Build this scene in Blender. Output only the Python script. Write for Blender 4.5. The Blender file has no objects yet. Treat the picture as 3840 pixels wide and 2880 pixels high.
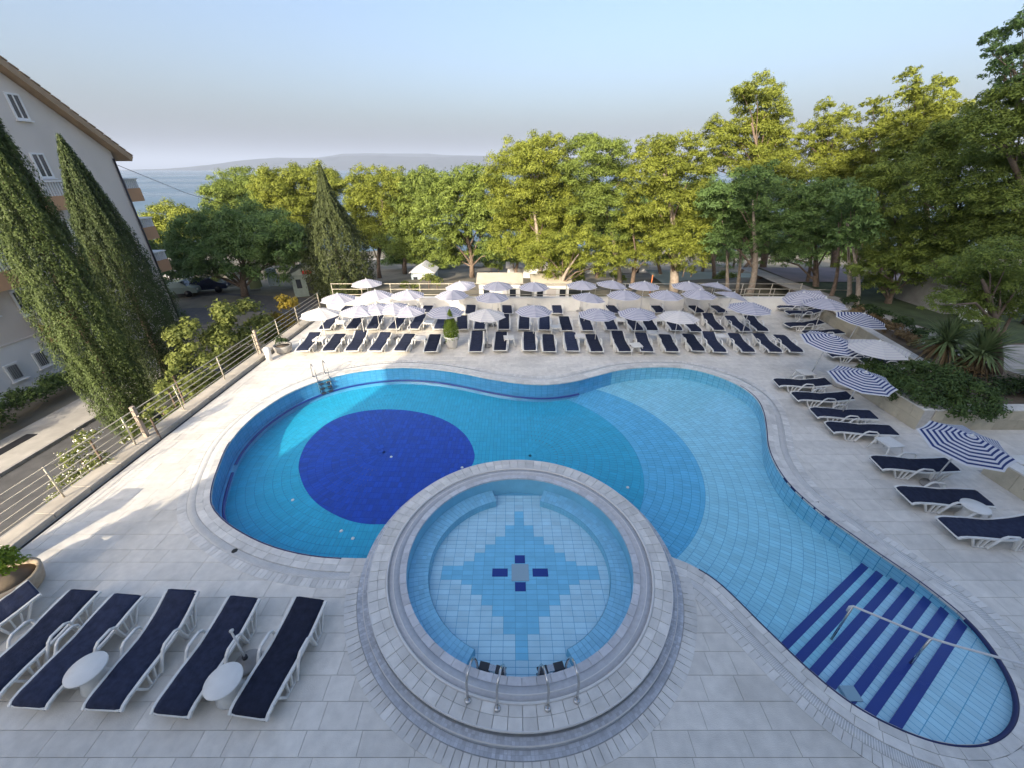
import bpy, math, random
import numpy as np
from mathutils import Vector
from mathutils.geometry import tessellate_polygon

SC = bpy.context.scene
COL = SC.collection
R = math.radians
rng = np.random.default_rng(7)
rnd = random.Random(11)

# ------------------------------------------------------------------ camera, light
H = 8.0
FPX = 1500.0
PITCH = math.atan(808 / FPX)
CP, SP = math.cos(PITCH), math.sin(PITCH)
cam = bpy.data.objects.new('camera', bpy.data.cameras.new('camera'))
COL.objects.link(cam)
cam.location = (0, 0, H)
cam.rotation_euler = (R(90) - PITCH, 0, 0)
cam.data.sensor_width = 36
cam.data.lens = FPX / 3840 * 36
cam.data.clip_start = 0.1
cam.data.clip_end = 80000
SC.camera = cam

SUN_EL = R(24)
SUN_H = Vector((0.387, 0.922, 0)).normalized()          # the way the light travels over the ground
W = bpy.data.worlds.new('World'); SC.world = W
W.use_nodes = True
nt = W.node_tree
sky = nt.nodes.new('ShaderNodeTexSky')
sky.sky_type = 'NISHITA'; sky.sun_disc = False
sky.sun_elevation = SUN_EL
sky.sun_rotation = math.atan2(-SUN_H.x, -SUN_H.y)
sky.altitude = 20; sky.air_density = 1.0; sky.dust_density = 7.5; sky.ozone_density = 1.0
tn = nt.nodes.new('ShaderNodeVectorMath'); tn.operation = 'MULTIPLY'; tn.inputs[1].default_value = (.94, 1.0, 1.08)
nt.links.new(sky.outputs[0], tn.inputs[0]); nt.links.new(tn.outputs[0], nt.nodes['Background'].inputs[0])
nt.nodes['Background'].inputs[1].default_value = 0.15

sun = bpy.data.objects.new('sun', bpy.data.lights.new('sun', 'SUN'))
COL.objects.link(sun)
sun.data.energy = 2.9
sun.data.angle = R(0.5)
sun.data.color = (1.0, 0.86, 0.66)
ldir = Vector((SUN_H.x * math.cos(SUN_EL), SUN_H.y * math.cos(SUN_EL), -math.sin(SUN_EL)))
sun.rotation_mode = 'QUATERNION'
sun.rotation_quaternion = ldir.to_track_quat('-Z', 'Y')
sun.location = (-10, -20, 30)

SC.view_settings.view_transform = 'Standard'
SC.view_settings.look = 'None'
SC.view_settings.exposure = 1.15
SC.view_settings.gamma = 1
SC.view_settings.use_curve_mapping = False
SC.cycles.use_denoising = True
SC.cycles.max_bounces = 6
SC.cycles.diffuse_bounces = 3
SC.cycles.transparent_max_bounces = 12
SC.cycles.volume_bounces = 0
SC.cycles.caustics_reflective = False
SC.cycles.caustics_refractive = False

# ------------------------------------------------------------------ helpers
def ray(px, py):
    x = (px - 1920) / FPX; y = (py - 1440) / FPX
    return Vector((x, CP - y * SP, -SP - y * CP))
def at(px, py, z=0.0):                      # photograph pixel -> point at height z
    d = ray(px, py); t = (z - H) / d.z
    return Vector((d.x * t, d.y * t, z))
def up(px, py, Y):                          # photograph pixel -> point at distance Y
    d = ray(px, py); t = Y / d.y
    return Vector((d.x * t, Y, H + d.z * t))
def proj(x, y, z):
    Z = y * CP + (H - z) * SP
    if Z < 0.2: return (-9e3, -9e3, Z)
    return (1920 + FPX * x / Z, 1440 + FPX * ((H - z) * CP - y * SP) / Z, Z)
def in_view(x, y, z, m=60):
    a, b, c = proj(x, y, z)
    return -m < a < 3840 + m and -m < b < 2880 + m

def tag(o, label=None, cat=None, group=None, kind=None):
    if label: o['label'] = label
    if cat: o['category'] = cat
    if group: o['group'] = group
    if kind: o['kind'] = kind
    return o
def empty(name, loc, rz=0, **k):
    o = bpy.data.objects.new(name, None); COL.objects.link(o)
    o.location = loc; o.rotation_euler = (0, 0, rz); o.empty_display_size = 0.2
    return tag(o, **k)
def link(name, me, mat=None, parent=None, **k):
    o = bpy.data.objects.new(name, me); COL.objects.link(o)
    if mat is not None and not me.materials: me.materials.append(mat)
    if parent is not None: o.parent = parent
    return tag(o, **k)
def mesh_np(name, V, F, mat=None, smooth=False):
    V = np.asarray(V, dtype=np.float32); F = np.asarray(F, dtype=np.int32)
    me = bpy.data.meshes.new(name)
    n, k = F.shape
    me.vertices.add(len(V)); me.vertices.foreach_set('co', V.ravel())
    me.loops.add(n * k); me.loops.foreach_set('vertex_index', F.ravel())
    me.polygons.add(n); me.polygons.foreach_set('loop_start', np.arange(0, n * k, k, dtype=np.int32))
    if smooth: me.polygons.foreach_set('use_smooth', np.ones(n, dtype=bool))
    me.update(calc_edges=True)
    if mat: me.materials.append(mat)
    return me
def set_tint(me, vals):                      # one grey value per vertex (the piece's own shade)
    a = me.attributes.new('tint', 'FLOAT', 'POINT')
    a.data.foreach_set('value', np.asarray(vals, dtype=np.float32))

class MB:
    """collects boxes, bars, tubes, rings and prisms into one mesh"""
    def __init__(s): s.v = []; s.f = []; s.sm = []
    def add(s, v, f, smooth=False):
        n = len(s.v); s.v += [tuple(p) for p in v]; s.f += [tuple(i + n for i in q) for q in f]; s.sm += [smooth] * len(f); return s
    def box(s, a, b):
        x0, y0, z0 = a; x1, y1, z1 = b
        return s.add([(x0,y0,z0),(x1,y0,z0),(x1,y1,z0),(x0,y1,z0),(x0,y0,z1),(x1,y0,z1),(x1,y1,z1),(x0,y1,z1)],
                     [(0,3,2,1),(4,5,6,7),(0,1,5,4),(1,2,6,5),(2,3,7,6),(3,0,4,7)])
    def tube(s, pts, r, n=8, cap=True):
        pts = [Vector(p) for p in pts]
        rs = r if isinstance(r, (list, tuple)) else [r] * len(pts)
        v = []; f = []; m = len(pts); u = None
        for i, p in enumerate(pts):
            t = (pts[min(i + 1, m - 1)] - pts[max(i - 1, 0)]).normalized()
            if u is None: u = t.cross(Vector((0, 0, 1)) if abs(t.z) < .95 else Vector((1, 0, 0)))
            u = (u - t * u.dot(t)).normalized(); w = t.cross(u)
            for k in range(n):
                a = 2 * math.pi * k / n
                v.append(p + (u * math.cos(a) + w * math.sin(a)) * rs[i])
        for i in range(m - 1):
            for k in range(n):
                f.append((i*n+k, i*n+(k+1)%n, (i+1)*n+(k+1)%n, (i+1)*n+k))
        if cap: f.append(tuple(range(n))[::-1]); f.append(tuple((m-1)*n+k for k in range(n)))
        return s.add(v, f, True)
    def lathe(s, prof, n=24, c=(0, 0, 0)):
        v = []; f = []; m = len(prof)
        for r, z in prof:
            for k in range(n):
                a = 2 * math.pi * k / n; v.append((c[0] + r * math.cos(a), c[1] + r * math.sin(a), c[2] + z))
        for i in range(m - 1):
            for k in range(n): f.append((i*n+k, i*n+(k+1)%n, (i+1)*n+(k+1)%n, (i+1)*n+k))
        f.append(tuple(range(n))[::-1]); f.append(tuple((m-1)*n+k for k in range(n)))
        return s.add(v, f, n > 12)
    def prism(s, poly, z0, z1):
        n = len(poly)
        v = [(p[0], p[1], z0) for p in poly] + [(p[0], p[1], z1) for p in poly]
        f = [tuple(range(n))[::-1], tuple(range(n, 2 * n))] + [(i, (i+1) % n, (i+1) % n + n, i + n) for i in range(n)]
        return s.add(v, f)
    def me(s, name, mat=None):
        me = bpy.data.meshes.new(name); me.from_pydata(s.v, [], s.f)
        me.polygons.foreach_set('use_smooth', s.sm); me.update()
        if mat: me.materials.append(mat)
        return me
    def build(s, name, mat, parent=None, **k):
        return link(name, s.me(name, mat), None, parent, **k)
def bev(o, w=0.006, seg=1):
    m = o.modifiers.new('bevel', 'BEVEL'); m.width = w; m.segments = seg; m.limit_method = 'ANGLE'; return o
def copy_tree(o, parent=None):
    c = o.copy(); COL.objects.link(c); c.parent = parent
    for ch in o.children: copy_tree(ch, c)
    return c
def copies(o):
    c = copy_tree(o)
    return c
ORD = ['first','second','third','fourth','fifth','sixth','seventh','eighth','ninth','tenth','eleventh','twelfth','thirteenth',
       'fourteenth','fifteenth','sixteenth','seventeenth','eighteenth','nineteenth','twentieth','twenty-first','twenty-second']

# ------------------------------------------------------------------ materials
def srgb(h):
    c = [int(h[i:i+2], 16) / 255 for i in (0, 2, 4)]
    return tuple((x / 12.92 if x <= .04045 else ((x + .055) / 1.055) ** 2.4) for x in c)
def mat(name, col, rough=0.6, var=0.0, scale=3.0, bump=0.0, bscale=40.0, metal=0.0, spec=0.5, tint=0.0, dirt=None, dscale=1.2, damt=.5):
    m = bpy.data.materials.new(name); m.use_nodes = True
    N = m.node_tree.nodes; L = m.node_tree.links; b = N['Principled BSDF']
    b.inputs['Roughness'].default_value = rough; b.inputs['Metallic'].default_value = metal
    b.inputs['Specular IOR Level'].default_value = spec
    tc = N.new('ShaderNodeTexCoord')
    rgb = N.new('ShaderNodeRGB'); rgb.outputs[0].default_value = (*col, 1); out = rgb.outputs[0]
    def mult(out, fac):
        hs = N.new('ShaderNodeVectorMath'); hs.operation = 'SCALE'
        L.new(out, hs.inputs[0]); L.new(fac, hs.inputs['Scale']); return hs.outputs[0]
    def rng_(sock, a, b2, lo=0.3, hi=0.7):
        mr = N.new('ShaderNodeMapRange'); L.new(sock, mr.inputs[0])
        mr.inputs[1].default_value = lo; mr.inputs[2].default_value = hi; mr.inputs[3].default_value = a; mr.inputs[4].default_value = b2
        return mr.outputs[0]
    if var:
        n = N.new('ShaderNodeTexNoise'); n.inputs['Scale'].default_value = scale; n.inputs['Detail'].default_value = 6
        L.new(tc.outputs['Object'], n.inputs['Vector'])
        out = mult(out, rng_(n.outputs['Fac'], 1 - var, 1 + var))
    if tint:
        a = N.new('ShaderNodeAttribute'); a.attribute_name = 'tint'
        out = mult(out, rng_(a.outputs['Fac'], 1 - tint, 1 + tint, 0, 1))
    if dirt:
        n = N.new('ShaderNodeTexNoise'); n.inputs['Scale'].default_value = dscale; n.inputs['Detail'].default_value = 8; n.inputs['Roughness'].default_value = .65
        L.new(tc.outputs['Object'], n.inputs['Vector'])
        mx = N.new('ShaderNodeMix'); mx.data_type = 'RGBA'
        L.new(rng_(n.outputs['Fac'], 0, damt, .48, .7), mx.inputs[0]); L.new(out, mx.inputs[6]); mx.inputs[7].default_value = (*dirt, 1)
        out = mx.outputs[2]
    L.new(out, b.inputs['Base Color'])
    if bump:
        n = N.new('ShaderNodeTexNoise'); n.inputs['Scale'].default_value = bscale; n.inputs['Detail'].default_value = 4
        L.new(tc.outputs['Object'], n.inputs['Vector'])
        bp = N.new('ShaderNodeBump'); bp.inputs['Strength'].default_value = bump; bp.inputs['Distance'].default_value = 0.02
        L.new(n.outputs['Fac'], bp.inputs['Height']); L.new(bp.outputs[0], b.inputs['Normal'])
    return m
def leaf_mat(name, c1, c2, scale=1.0, trans=0.2, rough=.6):
    m = bpy.data.materials.new(name); m.use_nodes = True
    N = m.node_tree.nodes; L = m.node_tree.links; b = N['Principled BSDF']
    tc = N.new('ShaderNodeTexCoord')
    n = N.new('ShaderNodeTexNoise'); n.inputs['Scale'].default_value = scale; n.inputs['Detail'].default_value = 5; n.inputs['Roughness'].default_value = .7
    L.new(tc.outputs['Object'], n.inputs['Vector'])
    cr = N.new('ShaderNodeMapRange'); L.new(n.outputs['Fac'], cr.inputs[0]); cr.inputs[1].default_value = .35; cr.inputs[2].default_value = .65
    at_ = N.new('ShaderNodeAttribute'); at_.attribute_name = 'tint'
    mm = N.new('ShaderNodeMath'); mm.operation = 'MULTIPLY_ADD'; L.new(at_.outputs['Fac'], mm.inputs[0]); mm.inputs[1].default_value = .6
    m2 = N.new('ShaderNodeMath'); m2.operation = 'MULTIPLY'; L.new(cr.outputs[0], m2.inputs[0]); m2.inputs[1].default_value = .4
    L.new(m2.outputs[0], mm.inputs[2])
    mx = N.new('ShaderNodeMix'); mx.data_type = 'RGBA'; L.new(mm.outputs[0], mx.inputs[0])
    mx.inputs[6].default_value = (*c1, 1); mx.inputs[7].default_value = (*c2, 1)
    L.new(mx.outputs[2], b.inputs['Base Color']); b.inputs['Roughness'].default_value = rough
    b.inputs['Specular IOR Level'].default_value = .25
    t = N.new('ShaderNodeBsdfTranslucent'); L.new(mx.outputs[2], t.inputs[0])
    ms = N.new('ShaderNodeMixShader'); ms.inputs[0].default_value = trans
    L.new(b.outputs[0], ms.inputs[1]); L.new(t.outputs[0], ms.inputs[2])
    L.new(ms.outputs[0], N['Material Output'].inputs[0])
    return m
def water_mat(name, tint, bump=.05, bscale=2.0, rough=.02):
    m = bpy.data.materials.new(name); m.use_nodes = True
    N = m.node_tree.nodes; L = m.node_tree.links; N.remove(N['Principled BSDF'])
    tr = N.new('ShaderNodeBsdfTransparent'); tr.inputs[0].default_value = (*tint, 1)
    gl = N.new('ShaderNodeBsdfGlossy'); gl.inputs['Roughness'].default_value = rough
    fr = N.new('ShaderNodeFresnel'); ge = N.new('ShaderNodeNewGeometry'); io = N.new('ShaderNodeMapRange')
    io.inputs[3].default_value = 1.33; io.inputs[4].default_value = 1 / 1.33; L.new(ge.outputs['Backfacing'], io.inputs[0]); L.new(io.outputs[0], fr.inputs[0])
    tc = N.new('ShaderNodeTexCoord'); n = N.new('ShaderNodeTexNoise'); n.inputs['Scale'].default_value = bscale; n.inputs['Detail'].default_value = 3
    L.new(tc.outputs['Object'], n.inputs['Vector'])
    bp = N.new('ShaderNodeBump'); bp.inputs['Strength'].default_value = bump; bp.inputs['Distance'].default_value = .1
    L.new(n.outputs['Fac'], bp.inputs['Height'])
    L.new(bp.outputs[0], gl.inputs['Normal']); L.new(bp.outputs[0], fr.inputs['Normal'])
    ms = N.new('ShaderNodeMixShader'); L.new(fr.outputs[0], ms.inputs[0]); L.new(tr.outputs[0], ms.inputs[1]); L.new(gl.outputs[0], ms.inputs[2])
    L.new(ms.outputs[0], N['Material Output'].inputs[0]); return m

M = {}
M['slab'] = mat('deck_limestone', (.71, .675, .615), .55, .09, 5, .25, 60, tint=.075, dirt=(.40, .38, .34), dscale=.45, damt=.5, spec=.35)
M['grout'] = mat('deck_grout', (.50, .48, .45), .85, .15, 8)
M['coping'] = mat('coping_stone', (.69, .67, .63), .5, .08, 6, .2, 70, tint=.12, dirt=(.30, .29, .27), dscale=.9, damt=.4)
M['whitestone'] = mat('white_marble', (.76, .75, .73), .4, .06, 6, .1, 50, tint=.08, dirt=(.45, .44, .42), dscale=1.5, damt=.4)
M['mosaic'] = mat('grey_mosaic', (.52, .55, .60), .45, .12, 12, .3, 80, tint=.15, dirt=(.2,.2,.2), dscale=1.5, damt=.3)
M['gutter'] = mat('gutter_mosaic', (.56, .57, .60), .45, .1, 12, .3, 80, tint=.12, dirt=(.3,.3,.3), dscale=1.5, damt=.3)
M['grate'] = mat('white_plastic_grate', (.6, .6, .58), .5, .1, 6)
M['dark'] = mat('dark_gap', (.03, .03, .03), .9)
M['t_deep'] = mat('cobalt_tile', (.0, .05, .42), .3, .1, 4, tint=.18)
M['t_teal'] = mat('turquoise_tile', (.02, .42, .63), .3, .06, 3, tint=.07)
M['t_mid'] = mat('sky_blue_tile', (.12, .50, .76), .3, .06, 3, tint=.07)
M['t_light'] = mat('pale_blue_tile', (.33, .69, .83), .3, .06, 3, tint=.07)
M['t_pale'] = mat('whitish_blue_tile', (.47, .72, .84), .3, .06, 3, tint=.07)
M['t_white'] = mat('white_blue_tile', (.44, .70, .84), .3, .06, 3, tint=.07)
M['t_wall'] = mat('wall_blue_tile', (.08, .36, .64), .3, .08, 3, tint=.08)
M['t_wall_l'] = mat('pale_wall_tile', (.22, .56, .74), .3, .08, 3, tint=.08)
M['t_grout'] = mat('pool_grout', (.02, .28, .52), .8)
M['t_grout_p'] = mat('pale_pool_grout', (.14, .42, .62), .8)
M['t_grout_d'] = mat('deep_pool_grout', (.003, .035, .40), .8)
M['navytile'] = mat('navy_tile', (.003, .035, .30), .3, tint=.2)
M['greytile'] = mat('grey_metal_drain', (.30, .42, .50), .4)
M['water'] = water_mat('pool_water', (.93, .99, 1.0), .16, 1.6)
M['water_s'] = water_mat('whirlpool_water', (.96, .99, 1.0), .14, 2.4)
M['steel'] = mat('stainless_steel', (.55, .55, .55), .22, metal=1.0)
M['white_pl'] = mat('white_plastic', (.72, .72, .70), .4, .05, 5, dirt=(.5, .5, .46), dscale=3, damt=.35)
M['navy'] = mat('navy_cushion_fabric', (.020, .026, .052), .85, .25, 9, .5, 26, spec=.2)
_m = M['navy']; _N = _m.node_tree.nodes; _b = _N['Principled BSDF']; _src = _b.inputs['Base Color'].links[0].from_socket
_oi = _N.new('ShaderNodeObjectInfo'); _mr = _N.new('ShaderNodeMapRange'); _mr.inputs[3].default_value = .75; _mr.inputs[4].default_value = 1.4
_m.node_tree.links.new(_oi.outputs['Random'], _mr.inputs[0]); _vm = _N.new('ShaderNodeVectorMath'); _vm.operation = 'SCALE'
_m.node_tree.links.new(_src, _vm.inputs[0]); _m.node_tree.links.new(_mr.outputs[0], _vm.inputs['Scale']); _m.node_tree.links.new(_vm.outputs[0], _b.inputs['Base Color'])
M['pole'] = mat('white_painted_pole', (.66, .66, .66), .4)
M['concrete'] = mat('grey_concrete', (.32, .31, .30), .85, .15, 3, .3, 30)
M['curb'] = mat('beige_curb_stone', (.46, .42, .36), .8, .12, 3, .3, 30, dirt=(.25, .22, .18), dscale=.8)
M['stonewall'] = mat('limestone_cladding', (.52, .47, .36), .75, .1, 2, .4, 20, tint=.15, dirt=(.28, .26, .2), dscale=1.1, damt=.5)
M['whitewall'] = mat('white_render', (.72, .71, .68), .85, .06, 2, .1, 30)
M['fence'] = mat('weathered_cream_metal', (.48, .44, .36), .55, .15, 6)
M['bark'] = mat('pine_bark', (.17, .125, .095), .95, .35, 5, 1.0, 12)
M['bark_p'] = mat('pale_pine_bark', (.36, .30, .25), .95, .25, 5, 1.0, 12)
M['soil'] = mat('brown_soil', (.14, .11, .08), .95, .3, 2, .8, 10)
M['asphalt'] = mat('asphalt', (.085, .085, .088), .85, .2, 2, .4, 60)
M['path'] = mat('light_path_paving', (.40, .38, .35), .8, .15, 1.5, .3, 30, dirt=(.2, .19, .17), dscale=.7)
M['ground'] = mat('dry_park_ground', (.19, .17, .13), .95, .3, .35, .5, 5, dirt=(.07, .075, .04), dscale=.16, damt=.9)
M['beach'] = mat('pale_beach_pebbles', (.55, .53, .48), .9, .15, .5)
M['pl_grey'] = mat('grey_render', (.64, .59, .545), .9, .06, .6, .15, 8, dirt=(.5, .48, .46), dscale=.3, damt=.4)
M['pl_white'] = mat('white_plinth_render', (.76, .76, .77), .9, .05, .8, .1, 8)
M['peach'] = mat('peach_balcony_render', (.52, .30, .17), .85, .08, 1)
M['rooftile'] = mat('clay_roof_tile', (.30, .20, .13), .85, .25, 3, .5, 10)
M['frame_w'] = mat('white_window_frame', (.75, .75, .75), .5)
M['glass'] = mat('dark_window_glass', (.03, .035, .045), .08, spec=.8)
M['shutter'] = mat('grey_roller_shutter', (.45, .46, .48), .6)
M['black'] = mat('black_metal', (.02, .02, .025), .5)
M['terracotta'] = mat('stone_pot', (.42, .34, .25), .85, .2, 6, .4, 20)
M['whitepot'] = mat('white_planter', (.78, .77, .74), .6, .04, 3)
M['red'] = mat('red_paint', (.45, .03, .03), .5)
M['hotel'] = mat('hotel_render', (.78, .77, .74), .9, .05, 1)  # near white so the unseen walls bounce light into the shade
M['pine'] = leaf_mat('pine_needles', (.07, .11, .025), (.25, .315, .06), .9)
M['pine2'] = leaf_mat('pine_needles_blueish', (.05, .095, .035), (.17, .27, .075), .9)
M['pine3'] = leaf_mat('pine_needles_sunlit', (.085, .115, .015), (.31, .345, .055), .9)  # copy for the sunlit crowns: warm sunlight put into the leaf colour
M['cyp'] = leaf_mat('cypress_foliage', (.03, .052, .018), (.105, .145, .04), 1.3, .2)
M['cyp_d'] = leaf_mat('shaded_cypress_foliage', (.03, .05, .022), (.09, .125, .04), 1.3, .2)  # darker copy: shade from the taller cypress put into the leaf colour
M['shrub'] = leaf_mat('broad_leaves', (.085, .115, .025), (.31, .35, .10), 2, .4)
M['shrub_y'] = leaf_mat('yellow_leaves', (.16, .13, .02), (.42, .32, .05), 2, .4)
M['shrub_d'] = leaf_mat('dark_leaves', (.02, .04, .015), (.06, .10, .03), 2, .3)
M['bush'] = leaf_mat('trailing_leaves', (.035, .065, .02), (.12, .185, .05), 2, .2)
M['lime'] = leaf_mat('bright_leaves', (.10, .17, .02), (.26, .36, .05), 3, .4)
M['yucca'] = leaf_mat('yucca_leaves', (.08, .13, .05), (.27, .35, .16), 3, .25)
M['yucca_b'] = leaf_mat('dead_yucca_leaves', (.12, .08, .04), (.25, .18, .09), 3, .2)
M['flower'] = mat('white_petals', (.75, .73, .66), .7)

def canopy_mat(name, c1, c2, n, duty):
    m = bpy.data.materials.new(name); m.use_nodes = True
    N = m.node_tree.nodes; L = m.node_tree.links; b = N['Principled BSDF']
    uv = N.new('ShaderNodeUVMap'); uv.uv_map = 'UVMap'
    sp = N.new('ShaderNodeSeparateXYZ'); L.new(uv.outputs[0], sp.inputs[0])
    a = N.new('ShaderNodeMath'); a.operation = 'MULTIPLY'; L.new(sp.outputs[1], a.inputs[0]); a.inputs[1].default_value = n
    f = N.new('ShaderNodeMath'); f.operation = 'FRACT'; L.new(a.outputs[0], f.inputs[0])
    g = N.new('ShaderNodeMath'); g.operation = 'LESS_THAN'; L.new(f.outputs[0], g.inputs[0]); g.inputs[1].default_value = duty
    mx = N.new('ShaderNodeMix'); mx.data_type = 'RGBA'; L.new(g.outputs[0], mx.inputs[0])
    mx.inputs[6].default_value = (*c1, 1); mx.inputs[7].default_value = (*c2, 1)
    L.new(mx.outputs[2], b.inputs['Base Color']); b.inputs['Roughness'].default_value = .8; b.inputs['Specular IOR Level'].default_value = .2
    t = N.new('ShaderNodeBsdfTranslucent'); L.new(mx.outputs[2], t.inputs[0])
    ms = N.new('ShaderNodeMixShader'); ms.inputs[0].default_value = .3
    L.new(b.outputs[0], ms.inputs[1]); L.new(t.outputs[0], ms.inputs[2]); L.new(ms.outputs[0], N['Material Output'].inputs[0])
    return m
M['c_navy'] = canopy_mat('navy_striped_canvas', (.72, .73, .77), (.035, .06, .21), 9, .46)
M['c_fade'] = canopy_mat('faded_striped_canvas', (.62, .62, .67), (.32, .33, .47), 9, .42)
M['c_white'] = canopy_mat('white_canvas', (.78, .76, .74), (.68, .65, .68), 8, .3)

# pieces laid into a surface: the ones that show largest in the photograph are objects, the rest one mesh
def pieces(parent, name, items, limit=295, rest='stuff_rest'):
    """items: list of (top polygon [(x,y,z)...], thickness, material); each becomes a low prism"""
    sc = []
    for i, (poly, th, m) in enumerate(items):
        c = np.mean([p[:3] for p in poly], axis=0)
        px, py, Z = proj(*c)
        area = 0.0
        if -80 < px < 3920 and -80 < py < 2960:
            q = [proj(*p) for p in poly]
            area = abs(sum(q[k][0] * q[(k+1) % len(q)][1] - q[(k+1) % len(q)][0] * q[k][1] for k in range(len(q)))) / 2
        sc.append((-area, i))
    sc.sort()
    keep = {i for a, i in sc[:limit] if a < 0}
    bulk = {}
    for i, (poly, th, m) in enumerate(items):
        n = len(poly); t = rnd.random()
        v = [tuple(p) for p in poly] + [(p[0], p[1], p[2] - th) for p in poly]
        f = [tuple(range(n))] + [(j + n, (j + 1) % n + n, (j + 1) % n, j) for j in range(n)]
        if i in keep:
            me = bpy.data.meshes.new(name); me.from_pydata(v, [], f); me.update(); me.materials.append(m)
            set_tint(me, [t] * len(v)); link(name, me, None, parent)
        else:
            b = bulk.setdefault(m.name, [[], [], [], m]); k = len(b[0])
            b[0].extend(v); b[1].extend(tuple(j + k for j in q) for q in f); b[2].extend([t] * len(v))
    for mn, (v, f, t, m) in bulk.items():
        me = bpy.data.meshes.new(rest); me.from_pydata(v, [], f); me.update(); me.materials.append(m)
        set_tint(me, t); link(rest, me, None, parent, kind='stuff')

# ------------------------------------------------------------------ pool outline
P22 = [(1450,1206),(1480,1216),(1545,1253),(1628,1334),(1691,1396),(1754,1456),(1823,1512),(1876,1547),(1939,1576),(1998,1602),
       (2067,1616),(2120,1616),(2155,1606),(2187,1581),(2201,1553),(2203,1518),(2193,1483),(2176,1448),(2138,1393),(2093,1340),
       (2033,1291),(1964,1239),(1886,1187),(1838,1152),(1790,1120),(1740,1080),(1700,1040),(1672,995),(1660,960),(1657,925),(1649,885),
       (1630,855),(1590,828),(1540,808),(1490,796),(1440,792),(1390,793),(1340,798),(1290,810),(1240,823),(1180,830),(1120,827),(1060,818),
       (1000,806),(940,797),(870,793),(800,798),(730,810),(660,832),(600,862),(540,905),(495,955),(470,1010),(457,1050),(453,1085),
       (465,1108),(490,1132),(530,1157),(580,1180),(640,1197),(700,1206),(760,1209),(802,1209)]
K = 3840 / 2212
ctrl = [at(x * K, y * K, 0).to_2d() for x, y in P22]
def spline(c, step):
    out = []
    n = len(c)
    for i in range(n - 1):
        p0, p1, p2, p3 = c[max(i-1, 0)], c[i], c[i+1], c[min(i+2, n-1)]
        m = max(2, int((p2 - p1).length / 0.03))
        for k in range(m):
            t = k / m
            out.append(0.5 * ((2*p1) + (p2-p0)*t + (2*p0-5*p1+4*p2-p3)*t*t + (3*p1-p0-3*p2+p3)*t**3))
    out.append(c[-1])
    a = np.array([tuple(p) for p in out])
    for _ in range(12):
        b = a.copy(); b[1:-1] = (a[:-2] + 2 * a[1:-1] + a[2:]) / 4; a = b
    d = np.r_[0, np.cumsum(np.hypot(*np.diff(a, axis=0).T))]
    m = int(d[-1] / step); s = np.linspace(0, d[-1], m + 1)
    return np.c_[np.interp(s, d, a[:, 0]), np.interp(s, d, a[:, 1])], s
OUT, OS = spline(ctrl, 0.1)
for _ in range(10):
    b = OUT.copy(); b[1:-1] = (OUT[:-2] + 2 * OUT[1:-1] + OUT[2:]) / 4; OUT = b
T = np.gradient(OUT, axis=0); T /= np.hypot(*T.T)[:, None]
NRM = np.c_[T[:, 1], -T[:, 0]]                       # outward: the curve runs anticlockwise
WC = Vector((0.17, 6.21)); WR = 3.29                 # whirlpool centre and outer radius
def arc(r, a0, a1, n=60):
    return [(WC.x + r * math.cos(a0 + (a1 - a0) * k / n), WC.y + r * math.sin(a0 + (a1 - a0) * k / n)) for k in range(n + 1)]
aR = math.atan2(OUT[0][1] - WC.y, OUT[0][0] - WC.x); aL = math.atan2(OUT[-1][1] - WC.y, OUT[-1][0] - WC.x)
aL2 = aL if aL > 0 else aL + 2 * math.pi
pool_poly = [tuple(p) for p in OUT] + arc(WR - .12, aL2, aR)[1:-1]        # round the far side of the ring
hole_poly = [tuple(p) for p in OUT + NRM * .12] + arc(WR + .05, aL2, aR + 2 * math.pi)[1:-1]
def off(d): return OUT + NRM * d
def inside(poly, pts):
    poly = np.asarray(poly); pts = np.asarray(pts); x, y = pts[:, 0], pts[:, 1]
    r = np.zeros(len(pts), bool); j = len(poly) - 1
    for i in range(len(poly)):
        xi, yi = poly[i]; xj, yj = poly[j]
        if yi != yj:
            c = ((yi > y) != (yj > y)) & (x < (xj - xi) * (y - yi) / (yj - yi) + xi)
            r ^= c
        j = i
    return r
big_poly = [tuple(p) for p in off(.25)] + arc(WR - .2, aL2, aR)[1:-1]
def nearest(p):
    d = ((OUT - np.array(p)) ** 2).sum(1); i = int(d.argmin()); return i, math.sqrt(d[i])
def poly_mesh(name, loops, z, m):
    ls = [[Vector((x, y, 0)) for x, y in l] for l in loops]
    tri = tessellate_polygon(ls); flat = [v for l in ls for v in l]
    F = []
    for t in tri:
        a, b, c = (flat[i] for i in t)
        F.append(t if (b - a).cross(c - a).z > 0 else t[::-1])
    me = bpy.data.meshes.new(name); me.from_pydata([(v.x, v.y, z) for v in flat], [], F); me.update(); me.materials.append(m)
    return me

# ------------------------------------------------------------------ deck
DX0, DX1, DY0, DY1 = -11.8, 18.6, -1.6, 24.7
def xright(y):                                       # the deck's right edge along the retaining walls
    if y < 9.3: return 14.0
    if y < 11.5: return 19.0
    if y < 14.9: return 14.0
    return 17.1 + (y - 14.9) * .18
deck = link('pool_deck', poly_mesh('pool_deck', [[(DX0-.5, DY0), (14.3, DY0), (14.3, 9.2), (20, 9.2), (20, 11.6), (14.3, 11.6), (14.3, 14.9), (17.4, 14.9), (19, 24.8), (DX0-.5, 24.8)], hole_poly[::-1]], -.012, M['grout']), kind='structure')
def clip(poly, n, d):                                # keep the side where p.n > d
    out = []
    for i in range(len(poly)):
        a, b = poly[i], poly[(i + 1) % len(poly)]
        da = a[0] * n[0] + a[1] * n[1] - d; db = b[0] * n[0] + b[1] * n[1] - d
        if da >= 0: out.append(a)
        if (da >= 0) != (db >= 0):
            t = da / (da - db); out.append((a[0] + (b[0] - a[0]) * t, a[1] + (b[1] - a[1]) * t))
    return out
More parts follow.
